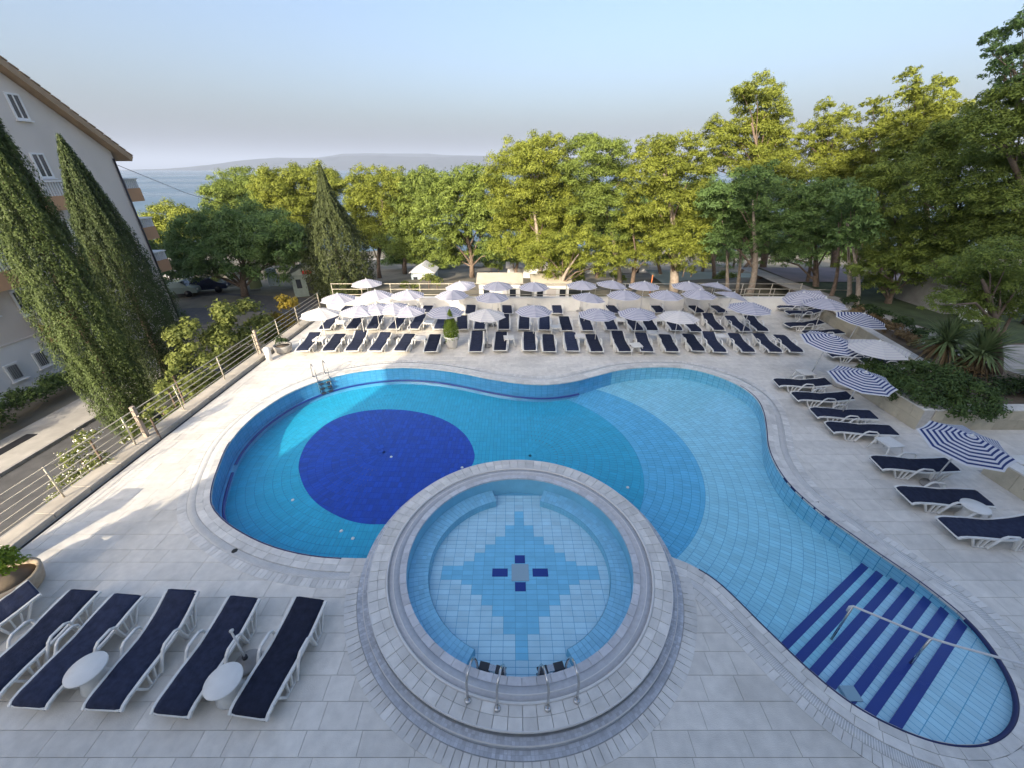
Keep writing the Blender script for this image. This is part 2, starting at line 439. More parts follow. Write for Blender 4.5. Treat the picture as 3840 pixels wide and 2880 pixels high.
slabs = []; OL0 = len(OUT)
y = DY0 + .02
PAVW = 0.74
while y < DY1 - .1:
    h = rnd.choice([.34, .40, .40, .46]); x = DX0 + rnd.uniform(-.6, 0)
    while x < xright(y + h / 2):
        w = rnd.choice([.45, .6, .75, .9, 1.05]); x1 = min(x + w, xright(y + h / 2)); g = .004
        poly = [(max(x, DX0) + g, y + g), (x1 - g, y + g), (x1 - g, y + h - g), (max(x, DX0) + g, y + h - g)]
        cx, cy = (poly[0][0] + poly[1][0]) / 2, y + h / 2; x = x1
        if poly[1][0] - poly[0][0] < .08: continue
        if inside(big_poly, [(cx, cy)])[0] and (nearest((cx, cy))[1] > .9 or nearest((cx, cy))[0] < 5 or nearest((cx, cy))[0] > OL0 - 6): continue
        for q in [(cx, cy)] + [tuple(p) for p in poly]:
            i, dd = nearest(q)
            if dd < 1.4 and len(poly) >= 3:
                e = OUT[i] + NRM[i] * (PAVW - .09)
                if 3 < i < len(OUT) - 4: poly = clip(poly, NRM[i], float(e @ NRM[i]))
            if len(poly) < 3: break
            v = np.array([q[0] - WC.x, q[1] - WC.y]); r = np.hypot(*v)
            if r < 4.6: v = v / r; poly = clip(poly, v, float(v @ np.array([WC.x, WC.y]) + 3.69))
            if len(poly) < 3: break
        if len(poly) < 3: continue
        ar = abs(sum(poly[k][0]*poly[(k+1)%len(poly)][1]-poly[(k+1)%len(poly)][0]*poly[k][1] for k in range(len(poly)))) / 2
        if ar < .012: continue
        dz = rnd.uniform(-.002, .0015)
        slabs.append(([(a, b, dz) for a, b in poly], .012, M['slab']))
    y += h
pieces(deck, 'slab', slabs, 298, 'paving_slabs')

for px_, py_ in ((880, 2066), (1507, 2031), (3068, 1884)):
    q_ = at(px_, py_, 0); MB().lathe([(.07, 0), (.065, .006), (.001, .007)], 14, (q_.x, q_.y, .004)).build('drain', M['dark'], deck)
# coping round the pool: waterside stones, overflow grate, ring of pavers
coping = empty('pool_coping', (0, 0, 0), kind='structure')
OL = len(OUT)
def ribbon(name, d0, d1, z, m, par, i0=0, i1=None, thick=.03, **k):
    i1 = OL - 1 if i1 is None else i1
    a, b = off(d0)[i0:i1+1], off(d1)[i0:i1+1]; n = len(a)
    V = np.r_[np.c_[a, np.full(n, z)], np.c_[b, np.full(n, z)], np.c_[a, np.full(n, z-thick)], np.c_[b, np.full(n, z-thick)]]
    F = []
    for i in range(n - 1):
        F += [(i, n+i, n+i+1, i+1), (2*n+i, i, i+1, 2*n+i+1), (n+i, 3*n+i, 3*n+i+1, n+i+1)]
    F = [tuple(reversed(f)) for f in F] if d1 < d0 else F
    return link(name, mesh_np(name, V, F), m, par, **k)
def ring_ok(p, r=3.6): return math.hypot(p[0] - WC.x, p[1] - WC.y) > r
items = []
def strip_pieces(d0, d1, length, z, th, m, gap, rmin, jit=.0):
    step = max(1, round(length / .1)); a, b = off(d0), off(d1)
    L = np.r_[0, np.cumsum(np.hypot(*np.diff(off((d0 + d1) / 2), axis=0).T))]
    nn = int(L[-1] / length); s = np.linspace(0, L[-1], nn + 1)
    ax, ay = np.interp(s, L, a[:, 0]), np.interp(s, L, a[:, 1]); bx, by = np.interp(s, L, b[:, 0]), np.interp(s, L, b[:, 1])
    for k in range(nn):
        mid = ((ax[k] + bx[k+1]) / 2, (ay[k] + by[k+1]) / 2)
        if not ring_ok(mid, rmin): continue
        g = gap / length
        def lp(p0, p1, t): return p0 + (p1 - p0) * t
        dz = z + rnd.uniform(-jit, jit)
        q = [(lp(ax[k], ax[k+1], g), lp(ay[k], ay[k+1], g), dz), (lp(bx[k], bx[k+1], g), lp(by[k], by[k+1], g), dz),
             (lp(bx[k], bx[k+1], 1-g), lp(by[k], by[k+1], 1-g), dz), (lp(ax[k], ax[k+1], 1-g), lp(ay[k], ay[k+1], 1-g), dz)]
        items.append((q, th, m))
strip_pieces(-.03, .16, .36, .014, .05, M['coping'], .004, WR + .03, .0015)
strip_pieces(.165, .33, .36, .012, .03, M['coping'], .004, WR + .03, .0015)
strip_pieces(.53, .74, .125, .006, .02, M['coping'], .005, 3.58, .002)
ring_items = items; items = []
pieces(coping, 'paver', ring_items, 298, 'coping_stones')
def sub_ribbon(name, d0, d1, z, m, **k):
    i0 = next(i for i in range(OL) if ring_ok(off(d1)[i], 3.45)); i1 = next(i for i in range(OL - 1, 0, -1) if ring_ok(off(d1)[i], 3.45))
    return ribbon(name, d0, d1, z, m, coping, i0, i1, **k)
sub_ribbon('coping_bed', -.02, .74, -.004, M['grout'])
sub_ribbon('overflow_channel', .335, .525, .000, M['grate'])
gv = []; gf = []
L = OS
for s in np.arange(0, OS[-1], .028):                # white slats of the overflow grate
    x0, y0 = np.interp(s, L, off(.345)[:, 0]), np.interp(s, L, off(.345)[:, 1]); x1, y1 = np.interp(s, L, off(.515)[:, 0]), np.interp(s, L, off(.515)[:, 1])
    if not ring_ok((x0, y0), 3.62): continue
    if Vector((x0, y0 )).length > 16: continue
    t = Vector((x1 - x0, y1 - y0)).normalized(); w = Vector((-t.y, t.x)) * .007; n = len(gv)
    gv += [(x0-w.x, y0-w.y, .008), (x0+w.x, y0+w.y, .008), (x1+w.x, y1+w.y, .008), (x1-w.x, y1-w.y, .008)]; gf.append((n, n+1, n+2, n+3))
me = bpy.data.meshes.new('grate_slats'); me.from_pydata(gv, [], gf); me.materials.append(M['whitestone']); set_tint(me, [.8] * len(gv)); link('grate_slats', me, None, coping, kind='stuff')

# ------------------------------------------------------------------ swimming pool
pool = empty('swimming_pool', (0, 0, 0), kind='structure')
CA = np.array([-4.5, 11.3]); CB = np.array([.6, 11.1])
DARK = [at(x * K, y * K, -.80).to_2d() for x, y in [(643,1010),(648,985),(660,958),(680,935),(705,914),(735,899),(770,889),(805,884),(845,883),(880,885),(915,891),(950,901),(980,916),(1005,937),(1020,960),(1027,985),
        (1020,1005),(1000,1028),(960,1060),(910,1095),(880,1115),(850,1130),(815,1132),(780,1130),(745,1121),(715,1107),(688,1090),(668,1070),(653,1045)]]
DARK = [tuple(p) for p in DARK]
def floor_z(x, y):
    r = np.where(x < CA[0], np.hypot(x - CA[0], y - CA[1]), np.where(x > CB[0], np.hypot(x - CB[0], y - CB[1]) , np.abs(y - (CA[1]))))
    e = np.where(x > CB[0], np.hypot(x - CB[0], y - CB[1]), 0)
    z = -.82 + np.clip((e - 3.3) / 6.0, 0, 1) * .24
    return z
# steps at the shallow end: stripe k = two pixel ends (far, near)
Z3 = lambda x, y: (2500 + x * .6058, 2000 + y * .6058)
ST = [((1217,207),(730,695)),((1310,252),(815,780)),((1407,293),(907,862)),((1513,343),(1008,952)),((1618,398),(1138,1028)),((1729,460),(1250,1120)),((1846,532),(1405,1203))]
SZ = [-.54, -.47, -.40, -.33, -.26, -.19, -.12]
SL = []
for (a, b), z in zip(ST, SZ):
    A = at(*Z3(*a), z).to_2d(); B = at(*Z3(*b), z).to_2d(); d = (B - A).normalized()
    SL.append((A, B, d, Vector((-d.y, d.x))))
def side(k, p):                                       # >0 on the shallow side of stripe k
    A, B, d, n = SL[k]; return (p[0] - A.x) * n.x + (p[1] - A.y) * n.y
sgn = 1 if side(0, (9.0, 3.2)) > 0 else -1
ft = []; grout_ng = []; grout = {'t_grout': [], 't_grout_d': [], 't_grout_p': []}
def tile(c, u, v, hu, hv, z4, m, gm, g=.006):
    q = []; o = []
    for su, sv in ((-1,-1),(1,-1),(1,1),(-1,1)):
        p = c + u * su * (hu - g) + v * sv * (hv - g); q.append(p); p2 = c + u * su * hu + v * sv * hv; o.append(p2)
    if isinstance(z4, (int, float)): zs = [z4] * 4; zo = [z4] * 4
    else: zs = [float(floor_z(p[0], p[1])) for p in q]; zo = [float(floor_z(p[0], p[1])) for p in o]
    ft.append(([(p[0], p[1], z) for p, z in zip(q, zs)], .004, M[m]))
    grout[gm].append([(p[0], p[1], z - .003) for p, z in zip(o, zo)])
cells = []
RW, TW = .25, .125
for j in range(1, 60):                                # left: rings round the deep end
    r = (j - .5) * RW; n = max(6, int(math.pi * r / TW))
    for k in range(n):
        a = math.pi / 2 + math.pi * (k + .5) / n
        if r > 7: continue
        cells.append((CA + r * np.array([math.cos(a), math.sin(a)]), np.array([math.cos(a), math.sin(a)]), RW / 2, math.pi * r / n / 2))
for j in range(1, 60):                                # right: rings round the second centre
    r = (j - .5) * RW; n = max(6, int(math.pi * r / TW))
    if r > 13.5: continue
    for k in range(n):
        a = -math.pi / 2 + math.pi * (k + .5) / n
        cells.append((CB + r * np.array([math.cos(a), math.sin(a)]), np.array([math.cos(a), math.sin(a)]), RW / 2, math.pi * r / n / 2))
nx = int((CB[0] - CA[0]) / TW)
for i in range(nx):
    for j in range(-26, 26):
        x = CA[0] + (i + .5) * (CB[0] - CA[0]) / nx; yy = CA[1] + (CB[1] - CA[1]) * (i + .5) / nx + (j + .5) * RW
        cells.append((np.array([x, yy]), np.array([0., 1.]), RW / 2, (CB[0] - CA[0]) / nx / 2))
cc = np.array([c[0] for c in cells]); ok = inside(big_poly, cc); dk = inside(DARK, cc)  # refined at the borders below
dk_pts = np.array(DARK); dk_n = np.roll(dk_pts, -1, 0)
DKR = np.concatenate([dk_pts + (dk_n - dk_pts) * t for t in np.linspace(0, 1, 12, endpoint=False)])
DK_C = dk_pts.mean(0)
ang = np.arctan2(*(DKR - DK_C).T[::-1]); od = np.argsort(ang); DKR = DKR[od]
for _ in range(30): DKR = (np.roll(DKR, 1, 0) + 2 * DKR + np.roll(DKR, -1, 0)) / 4
def border(p):
    """nearest point and outward normal of the colour borders of the floor"""
    best = None
    for cx, cy, r in ((-.54, 10.94, 4.90), (.85, 11.13, 5.42)):
        d = np.array([p[0] - cx, p[1] - cy]); l = np.hypot(*d)
        if d[0] > 0 and (best is None or abs(l - r) < abs(best[0])): best = (l - r, np.array([cx, cy]) + d / l * r, d / l)
    q = ((DKR - p) ** 2).sum(1); i = int(q.argmin()); t = DKR[(i + 1) % len(DKR)] - DKR[i - 1]; n = np.array([t[1], -t[0]]); n /= np.hypot(*n)
    dd = float((p - DKR[i]) @ n)
    if q[i] < 1 and (best is None or abs(dd) < abs(best[0])): best = (dd, DKR[i], n)
    return best
def kind_at(c, dark):
    if dark: return 't_deep', 't_grout_d'
    if c[0] < -.55 or math.hypot(c[0] + .54, c[1] - 10.94) < 4.90: return 't_teal', 't_grout'
    if c[0] < .85 or math.hypot(c[0] - .85, c[1] - 11.13) < 5.42: return 't_mid', 't_grout'
    return 't_light', 't_grout_p'
DKL = [tuple(p) for p in DKR]
for (c, u, hu, hv), o, dkk in zip(cells, ok, dk):
    if not o or sgn * side(0, c) > .2: continue
    v = np.array([-u[1], u[0]]); bd = border(c)
    if bd is None or abs(bd[0]) > .145:
        m, gm = kind_at(c, dkk)
        tile(c, u, v, hu, hv, None, m, gm, min(.006, hv * .12)); continue
    full = [tuple(c + u * a * hu + v * b * hv) for a, b in ((-1,-1),(1,-1),(1,1),(-1,1))]
    for sg in (1, -1):
        nn = bd[2] * sg; pl_ = clip(full, nn, float(bd[1] @ nn))
        if len(pl_) < 3: continue
        cc_ = np.mean(pl_, axis=0); m, gm = kind_at(cc_, bool(inside(DKL, [cc_])[0]))
        sh = [tuple(np.array(p) + (cc_ - p) / (np.hypot(*(cc_ - p)) + 1e-6) * .007) for p in pl_]
        ft.append(([(p[0], p[1], float(floor_z(p[0], p[1]))) for p in sh], .004, M[m]))
        grout_ng.append(([(p[0], p[1], float(floor_z(p[0], p[1])) - .003) for p in pl_], gm))
for k in range(7):                                    # tiled treads
    A, B, d, n = SL[k]; d = np.array(d); n = np.array(n) * sgn; A0 = np.array(A)
    for i in range(-14, 50):
        for j in range(0, 34):
            c = A0 + d * (i + .5) * .125 + n * ((j + .5) * .25 + .0)
            if sgn * side(k, c) < 0: continue
            if k < 6 and sgn * side(k + 1, c) > -.02: continue
            if not inside(big_poly, [c])[0]: continue
            tile(c, d, n, .0625, .125, SZ[k], 't_light' if k < 2 else ('t_white' if k < 4 else 't_pale'), 't_grout_p')
pieces(pool, 'floor_tile', ft, 290, 'pool_floor_tiles')
for gm, qs in grout.items():
    v = [p for q in qs for p in q]
    F = np.arange(len(v)).reshape(-1, 4)
    link('floor_grout', mesh_np('floor_grout', v, F), M[gm], pool, kind='stuff')
for gm in grout:
    v = []; f = []
    for pl_, g_ in grout_ng:
        if g_ == gm: f.append(tuple(range(len(v), len(v) + len(pl_)))); v += pl_
    if v:
        me = bpy.data.meshes.new('floor_grout'); me.from_pydata(v, [], f); me.materials.append(M[gm]); link('floor_grout', me, None, pool, kind='stuff')
for k in range(7):                                    # navy nosings with the riser below
    A, B, d, n = SL[k]; n2 = n * sgn; w = .15
    a0 = A - d * .12 + n2 * -.07; b0 = B + d * .03 + n2 * -.07
    q = [a0, b0, b0 + n2 * w, a0 + n2 * w]
    mb = MB(); zz = SZ[k]
    mb.prism([(p.x, p.y) for p in (q if (q[1]-q[0]).cross(q[2]-q[0]) > 0 else q[::-1])], zz - .10, zz + .006)
    mb.build('step_edge', M['navytile'], pool)
for c_, m_ in ((CA, 't_deep'), (CB, 't_teal')): MB().prism([(c_[0] + .8 * math.cos(k * math.pi / 8), c_[1] + .8 * math.sin(k * math.pi / 8)) for k in range(16)], -.9, -.8255).build('floor_backing', M[m_], pool)
g0 = at(*Z3(1140, 1005), -.28)
MB().box((g0.x-.13, g0.y-.1, -.3), (g0.x+.13, g0.y+.14, -.235)).build('step_drain', M['greytile'], pool)
# pool wall tiles
wt = []
n = int(OS[-1] / .25)
for k in range(n):
    s0, s1 = OS[-1] * (k + .03) / n, OS[-1] * (k + .97) / n
    a = [float(np.interp(s0, OS, OUT[:, c])) for c in (0, 1)]; b = [float(np.interp(s1, OS, OUT[:, c])) for c in (0, 1)]
    if sgn * side(0, a) > .6: rows = 5
    else: rows = 8
    for r in range(rows): wt.append((a, b, -.004 - r * .125, -.119 - r * .125, a[0] > 4.5))
for nm, mm, fl in (('wall_tiles', 't_wall', False), ('wall_tiles', 't_wall_l', True)):
    V = []; tv = []
    for a, b, z1, z0, right in wt:
        if right != fl: continue
        t = rnd.random(); V += [(*a, z0), (*b, z0), (*b, z1), (*a, z1)]; tv += [t] * 4
    me = mesh_np(nm, V, np.arange(len(V)).reshape(-1, 4), M[mm]); set_tint(me, tv); link(nm, me, None, pool, kind='stuff')
def vwall(name, d, z0, z1, m, i0=0, i1=None, par=None, **k):
    a = off(d)[i0:i1]; n = len(a)
    V = np.r_[np.c_[a, np.full(n, z0)], np.c_[a, np.full(n, z1)]]; F = [(i, i+1, n+i+1, n+i) for i in range(n-1)]
    return link(name, mesh_np(name, V, F), m, par, **k)
vwall('pool_wall', .006, -1.3, -.02, M['t_grout'], par=pool)
def idx_near(px, py, z=0): 
    p = at(px * K, py * K, z); return nearest((p.x, p.y))[0]
iA, iB = idx_near(1250, 823), idx_near(470, 1112)
iG0, iG1 = idx_near(483, 975), idx_near(478, 992)
def ledge(i0, i1):
    ribbon('ledge_edge', -.17, -.10, -.595, M['navytile'], pool, i0, i1, thick=.05)
ledge(iA, iG0); ledge(iG1, iB)
ribbon('ledge', -.12, .02, -.602, M['t_wall'], pool, iA, iB, thick=.38)
M['trim'] = mat('dark_navy_edge_tile', (.004, .012, .09), .35)
iW = idx_near(1600, 832); iX0, iX1 = idx_near(2140, 1612), idx_near(2093, 1340)
ribbon('waterline_trim', -.026, .004, .019, M['trim'], pool, 6, iX0, thick=.06)
ribbon('waterline_trim', -.055, .004, .019, M['trim'], pool, iX0, iX1, thick=.06)
ribbon('waterline_trim', -.026, .004, .019, M['trim'], pool, iX1, iW, thick=.06)
ribbon('waterline_trim', -.026, .002, .019, M['trim'], pool, idx_near(495, 955), OL - 8, thick=.06)
water = link('pool_water', poly_mesh('pool_water', [pool_poly], -.012, M['water']), kind='structure')
for x, y in [(845,986),(998,1009),(632,1079),(762,1162),(1356,1052),(737,1146)]:
    p = at(x * K, y * K, -.80); MB().lathe([(.05, 0), (.04, .02), (0.001, .022)], 12, (p.x, p.y, float(floor_z(p.x, p.y)))).build('pool_light', M['whitepot'], pool)

# ------------------------------------------------------------------ whirlpool
wp = empty('whirlpool', (WC.x, WC.y, 0), label='round raised whirlpool with pale stone rim and blue star of tiles on its floor', cat='whirlpool')
def annulus(name, r0, r1, z, m, par=wp, n=128, a0=0, a1=2 * math.pi, thick=None, **k):
    V = []; F = []
    full = abs(a1 - a0 - 2 * math.pi) < 1e-6; c = n if full else n + 1
    for i in range(c):
        a = a0 + (a1 - a0) * i / n; co, si = math.cos(a), math.sin(a)
        V += [(r0*co, r0*si, z), (r1*co, r1*si, z)]
        if thick: V += [(r0*co, r0*si, z-thick), (r1*co, r1*si, z-thick)]
    w = 4 if thick else 2
    for i in range(n):
        a, b = i * w, ((i + 1) % c) * w
        F.append((a, a+1, b+1, b))
        if thick: F += [(a+2, a, b, b+2), (a+1, a+3, b+3, b+1)]
    if thick and not full:
        F += [(0, 2, 3, 1), (n*w, n*w+1, n*w+3, n*w+2)]
    return link(name, mesh_np(name, V, F), m, par, **k)
RZ = .28
annulus('rim_wall', 2.54, WR - .03, RZ - .03, M['coping'], thick=1.3)
def ring_pieces(r0, r1, n, z, th, m, gap=.005, cond=None, jit=.001):
    out = []
    for k in range(n):
        a0 = 2 * math.pi * (k) / n; a1 = 2 * math.pi * (k + 1) / n; am = (a0 + a1) / 2
        if cond and not cond(am): continue
        ga, gb = gap / r0, gap / r1; dz = z + rnd.uniform(-jit, jit)
        out.append(([(WC.x + r0*math.cos(a0+ga), WC.y + r0*math.sin(a0+ga), dz), (WC.x + r1*math.cos(a0+gb), WC.y + r1*math.sin(a0+gb), dz),
                     (WC.x + r1*math.cos(am), WC.y + r1*math.sin(am), dz),
                     (WC.x + r1*math.cos(a1-gb), WC.y + r1*math.sin(a1-gb), dz), (WC.x + r0*math.cos(a1-ga), WC.y + r0*math.sin(a1-ga), dz),
                     (WC.x + r0*math.cos(am), WC.y + r0*math.sin(am), dz)], th, m))
    return out
def to_local(items): return [([(p[0]-WC.x, p[1]-WC.y, p[2]) for p in q], th, m) for q, th, m in items]
def pieces_wp(name, items, limit, rest):
    n0 = set(COL.objects)
    pieces(None, name, items, limit, rest)
    for o in list(COL.objects):
        if o not in n0:
            o.parent = wp; o.matrix_parent_inverse = wp.matrix_basis.inverted()
inpool = lambda a: inside(pool_poly, [(WC.x + 3.75 * math.cos(a), WC.y + 3.75 * math.sin(a))])[0]
ondeck = lambda a: not inside(pool_poly, [(WC.x + 3.75 * math.cos(a), WC.y + 3.75 * math.sin(a))])[0] and nearest((WC.x + 3.7 * math.cos(a), WC.y + 3.7 * math.sin(a)))[1] > .30
pieces_wp('rim_stone', ring_pieces(3.115, WR, 84, RZ, .04, M['coping']) + ring_pieces(2.95, 3.11, 84, RZ, .04, M['coping']), 295, 'rim_stones')
annulus('rim_lip', 2.90, 2.945, RZ + .012, M['whitestone'], thick=.05)
annulus('rim_outer_lip', WR, WR + .018, RZ + .004, M['whitestone'], thick=.05)
annulus('overflow_gutter', 2.66, 2.90, RZ - .025, M['gutter'], thick=.02)
annulus('gutter_line', 2.78, 2.80, RZ - .018, M['whitestone'], thick=.02)
pieces_wp('edge_stone', ring_pieces(2.52, 2.66, 64, RZ - .02, .05, M['gutter']), 64, 'edge_stones')
# deck-side steps with small grey mosaic
annulus('lower_step', WR - .02, 3.42, .13, M['mosaic'], thick=.5)
annulus('lower_step_edge', 3.415, 3.43, .134, M['whitestone'], thick=.03)
annulus('ground_step', 3.40, 3.56, .012, M['mosaic'], thick=.3)
mos = []
for rr0, rr1, zz in ((3.312, 3.36, .134), (3.364, 3.412, .134), (3.432, 3.49, .016), (3.494, 3.555, .016)):
    mos += ring_pieces(rr0, rr1, 360, zz, .004, M['mosaic'], .0025)
pieces_wp('mosaic_tile', mos, 0, 'mosaic_tiles')
pieces_wp('paver', ring_pieces(3.57, 3.81, 168, .008, .03, M['coping'], .006, ondeck, .002), 168, 'pavers')
# basin
JX, JY, JZ = .19, 6.13, -.30
def starw(j):
    j = abs(j)
    for lim, w in ((1.6, 7), (2.6, 5), (4.6, 4), (6.6, 3), (8.6, 2), (11.6, 1), (15.6, 0)):
        if j <= lim: return w
    return -1
bt = []; TU, TV = .244, .122
for i in range(-10, 11):
    for j in range(-20, 21):
        x, y = JX + i * TU, JY + j * TV
        if math.hypot(x - WC.x, y - WC.y) > 2.62: continue
        m = 't_mid2' if abs(i) <= starw(j) else 't_pale'
        g = .005
        bt.append(([(x-TU/2+g, y-TV/2+g, JZ), (x+TU/2-g, y-TV/2+g, JZ), (x+TU/2-g, y+TV/2-g, JZ), (x-TU/2+g, y+TV/2-g, JZ)], .004, m))
M['t_mid2'] = mat('star_blue_tile', (.20, .57, .80), .3, .05, 3, tint=.06)
pieces_wp('basin_tile', [(q, th, M[m]) for q, th, m in bt], 298, 'basin_tiles')
for cx_, cy_, w_, h_ in ((-.47,0,.36,.21),(.47,0,.36,.21),(0,.36,.24,.22),(0,-.36,.24,.22)):
    MB().box((JX-WC.x+cx_-w_/2, JY-WC.y+cy_-h_/2, JZ-.02), (JX-WC.x+cx_+w_/2, JY-WC.y+cy_+h_/2, JZ+.006)).build('navy_tile', M['navytile'], wp)
MB().box((JX-WC.x-.20, JY-WC.y-.22, JZ-.02), (JX-WC.x+.20, JY-WC.y+.22, JZ+.012)).build('drain_cover', M['greytile'], wp)
annulus('basin_floor', 0.001, 2.66, JZ - .004, M['t_grout_p'])
V = []; F = []; N_ = 128
for i in range(N_):
    a = 2 * math.pi * i / N_; V += [(2.525*math.cos(a), 2.525*math.sin(a), JZ - .01), (2.525*math.cos(a), 2.525*math.sin(a), RZ - .05)]
for i in range(N_): F.append((2*i, 2*((i+1) % N_), 2*((i+1) % N_)+1, 2*i+1))
link('basin_wall', mesh_np('basin_wall', V, F), M['t_wall_l'], wp)
BA = [(R(90 + 17), R(270 - 25)), (R(-90 + 25), R(90 - 17))]
for a0, a1 in BA:
    b = annulus('bench', 2.08, 2.53, -.10, M['t_grout_p'], n=60, a0=a0, a1=a1, thick=.25)
bn = []
M['t_bench'] = mat('bench_blue_tile', (.26, .58, .78), .3, .05, 3, tint=.08)
for k in range(128):
    am = 2 * math.pi * (k + .5) / 128
    if not (BA[0][0] < am < BA[0][1] or (am < BA[1][1] or am - 2 * math.pi > BA[1][0])): continue
    for q in range(4):
        r0 = 2.082 + q * .11; bn += ring_pieces(r0 + .003, r0 + .108, 128, -.092, .01, M['t_bench'], .004, cond=lambda a, am=am: abs(a - am) < .01)
pieces_wp('bench_tile', bn, 0, 'bench_tiles')
fr_ = []
for a0, a1 in BA:
    n = 50
    for k in range(n):
        for r in range(2):
            b0 = a0 + (a1 - a0) * (k + .04) / n; b1 = a0 + (a1 - a0) * (k + .96) / n; z1 = -.104 - r * .1; z0 = z1 - .094
            fr_.append([(2.072*math.cos(b0), 2.072*math.sin(b0), z0), (2.072*math.cos(b0), 2.072*math.sin(b0), z1), (2.072*math.cos(b1), 2.072*math.sin(b1), z1), (2.072*math.cos(b1), 2.072*math.sin(b1), z0)])
V = [p for q in fr_ for p in q]; me = mesh_np('bench_front_tiles', V, np.arange(len(V)).reshape(-1, 4), M['t_wall_l']); set_tint(me, [.5] * len(V)); link('bench_front_tiles', me, None, wp, kind='stuff')
V = []; F = [tuple(range(96))]
for i in range(96):
    a = 2 * math.pi * i / 96; V.append((2.54*math.cos(a), 2.54*math.sin(a), RZ - .045))
me = bpy.data.meshes.new('whirlpool_water'); me.from_pydata(V, [], F); me.materials.append(M['water_s']); link('whirlpool_water', me, None, wp)

def make_ladder(name, label, loc, rz, treads, zbase, depth, cat='ladder'):
    """local +y points into the water"""
    t = empty(name, loc, rz, label=label, cat=cat)
    for sx in (-1, 1):
        pr = [(-.36, 0), (-.36, .25), (-.35, .50), (-.31, .60), (-.22, .66), (-.12, .66), (-.02, .60), (.06, .48), (.13, .28), (.17, .05), (.18, -.3), (.18, -depth)]
        MB().tube([(sx * .25, y, z) for y, z in pr], .021, 10).build('rail', M['steel'], t)
        MB().lathe([(.055, 0), (.055, .012), (.03, .03)], 16, (sx * .25, -.36, 0)).build('flange', M['steel'], t)
    for z in treads:
        MB().box((-.24, .19, z - .02), (-.06, .32, z + .02)).box((.06, .19, z - .02), (.24, .32, z + .02)).build('tread', M['black'], t); MB().box((-.06, .2, z - .015), (.06, .31, z + .015)).build('tread_bar', M['steel'], t)
    return t
for ang, lb in ((-102.5, 'steel ladder on the near rim of the round whirlpool, the one toward the loungers'), (-77.5, 'steel ladder on the near rim of the round whirlpool, the one toward the pool steps')):
    a = R(ang); r = 2.65
    make_ladder('whirlpool_ladder', lb, (WC.x + r * math.cos(a), WC.y + r * math.sin(a), RZ + .002), a + R(90), (-.12, -.32), 0, .5)
pl = at(1236, 1440, 0); i = nearest((pl.x, pl.y))[0]; e = OUT[i] + NRM[i] * .12
make_ladder('pool_ladder', 'steel pool ladder with black treads on the sunlit far edge of the pool', (e[0], e[1], .012), math.atan2(-NRM[i][1], -NRM[i][0]) - R(90), (-.15, -.38, -.6), 0, .85)
# long handrail over the pool steps
h0 = at(3190, 2270, .62); h1 = at(3493, 2394, .62); h2 = at(3578, 2420, .62)
iE = nearest(tuple(at(3800, 2560, 0).to_2d()))[0]; he = OUT[iE] + NRM[iE] * .3
hr = empty('step_handrail', (h1.x, h1.y, 0), label='long white handrail running over the navy striped pool steps', cat='handrail')
def loc(o, v): return (v[0] - o.location.x, v[1] - o.location.y, v[2] - o.location.z)
MB().tube([loc(hr, (h0.x, h0.y, .45)), loc(hr, (h0.x, h0.y, .58)), loc(hr, (h0.x + .04, h0.y - .02, .62)), loc(hr, h1), loc(hr, h2), loc(hr, (he[0]-.25, he[1]+.1, .60)), loc(hr, (he[0]-.05, he[1], .5)), loc(hr, (he[0], he[1], .0))], .021, 10).build('rail', M['pole'], hr)
for q, zz in ((h0.lerp(h1, .03), -.5), (h1, -.3)):
    MB().tube([loc(hr, (q.x, q.y, zz)), loc(hr, (q.x, q.y, .61))], .02, 10).build('post', M['steel'], hr)

# ------------------------------------------------------------------ sun loungers
def bars(mb, pts, w, y0, y1):
    for (x0, z0), (x1, z1) in zip(pts[:-1], pts[1:]):
        d = Vector((x1 - x0, z1 - z0)); 
        if d.length < 1e-6: continue
        n = Vector((-d.y, d.x)).normalized() * w / 2; e = d.normalized() * w * .35
        q = [(x0-e.x+n.x, z0-e.y+n.y), (x1+e.x+n.x, z1+e.y+n.y), (x1+e.x-n.x, z1+e.y-n.y), (x0-e.x-n.x, z0-e.y-n.y)]
        mb.add([(a, y0, b) for a, b in q] + [(a, y1, b) for a, b in q], [(0,1,2,3), (7,6,5,4), (0,4,5,1), (1,5,6,2), (2,6,7,3), (3,7,4,0)])
PROF = [(0.0, .235), (.06, .275), (.18, .30), (.5, .31), (.9, .30), (1.15, .305), (1.4, .335), (1.65, .36), (1.88, .375), (1.97, .37)]
def prof_z(x): return float(np.interp(x, [p[0] for p in PROF], [p[1] for p in PROF]))
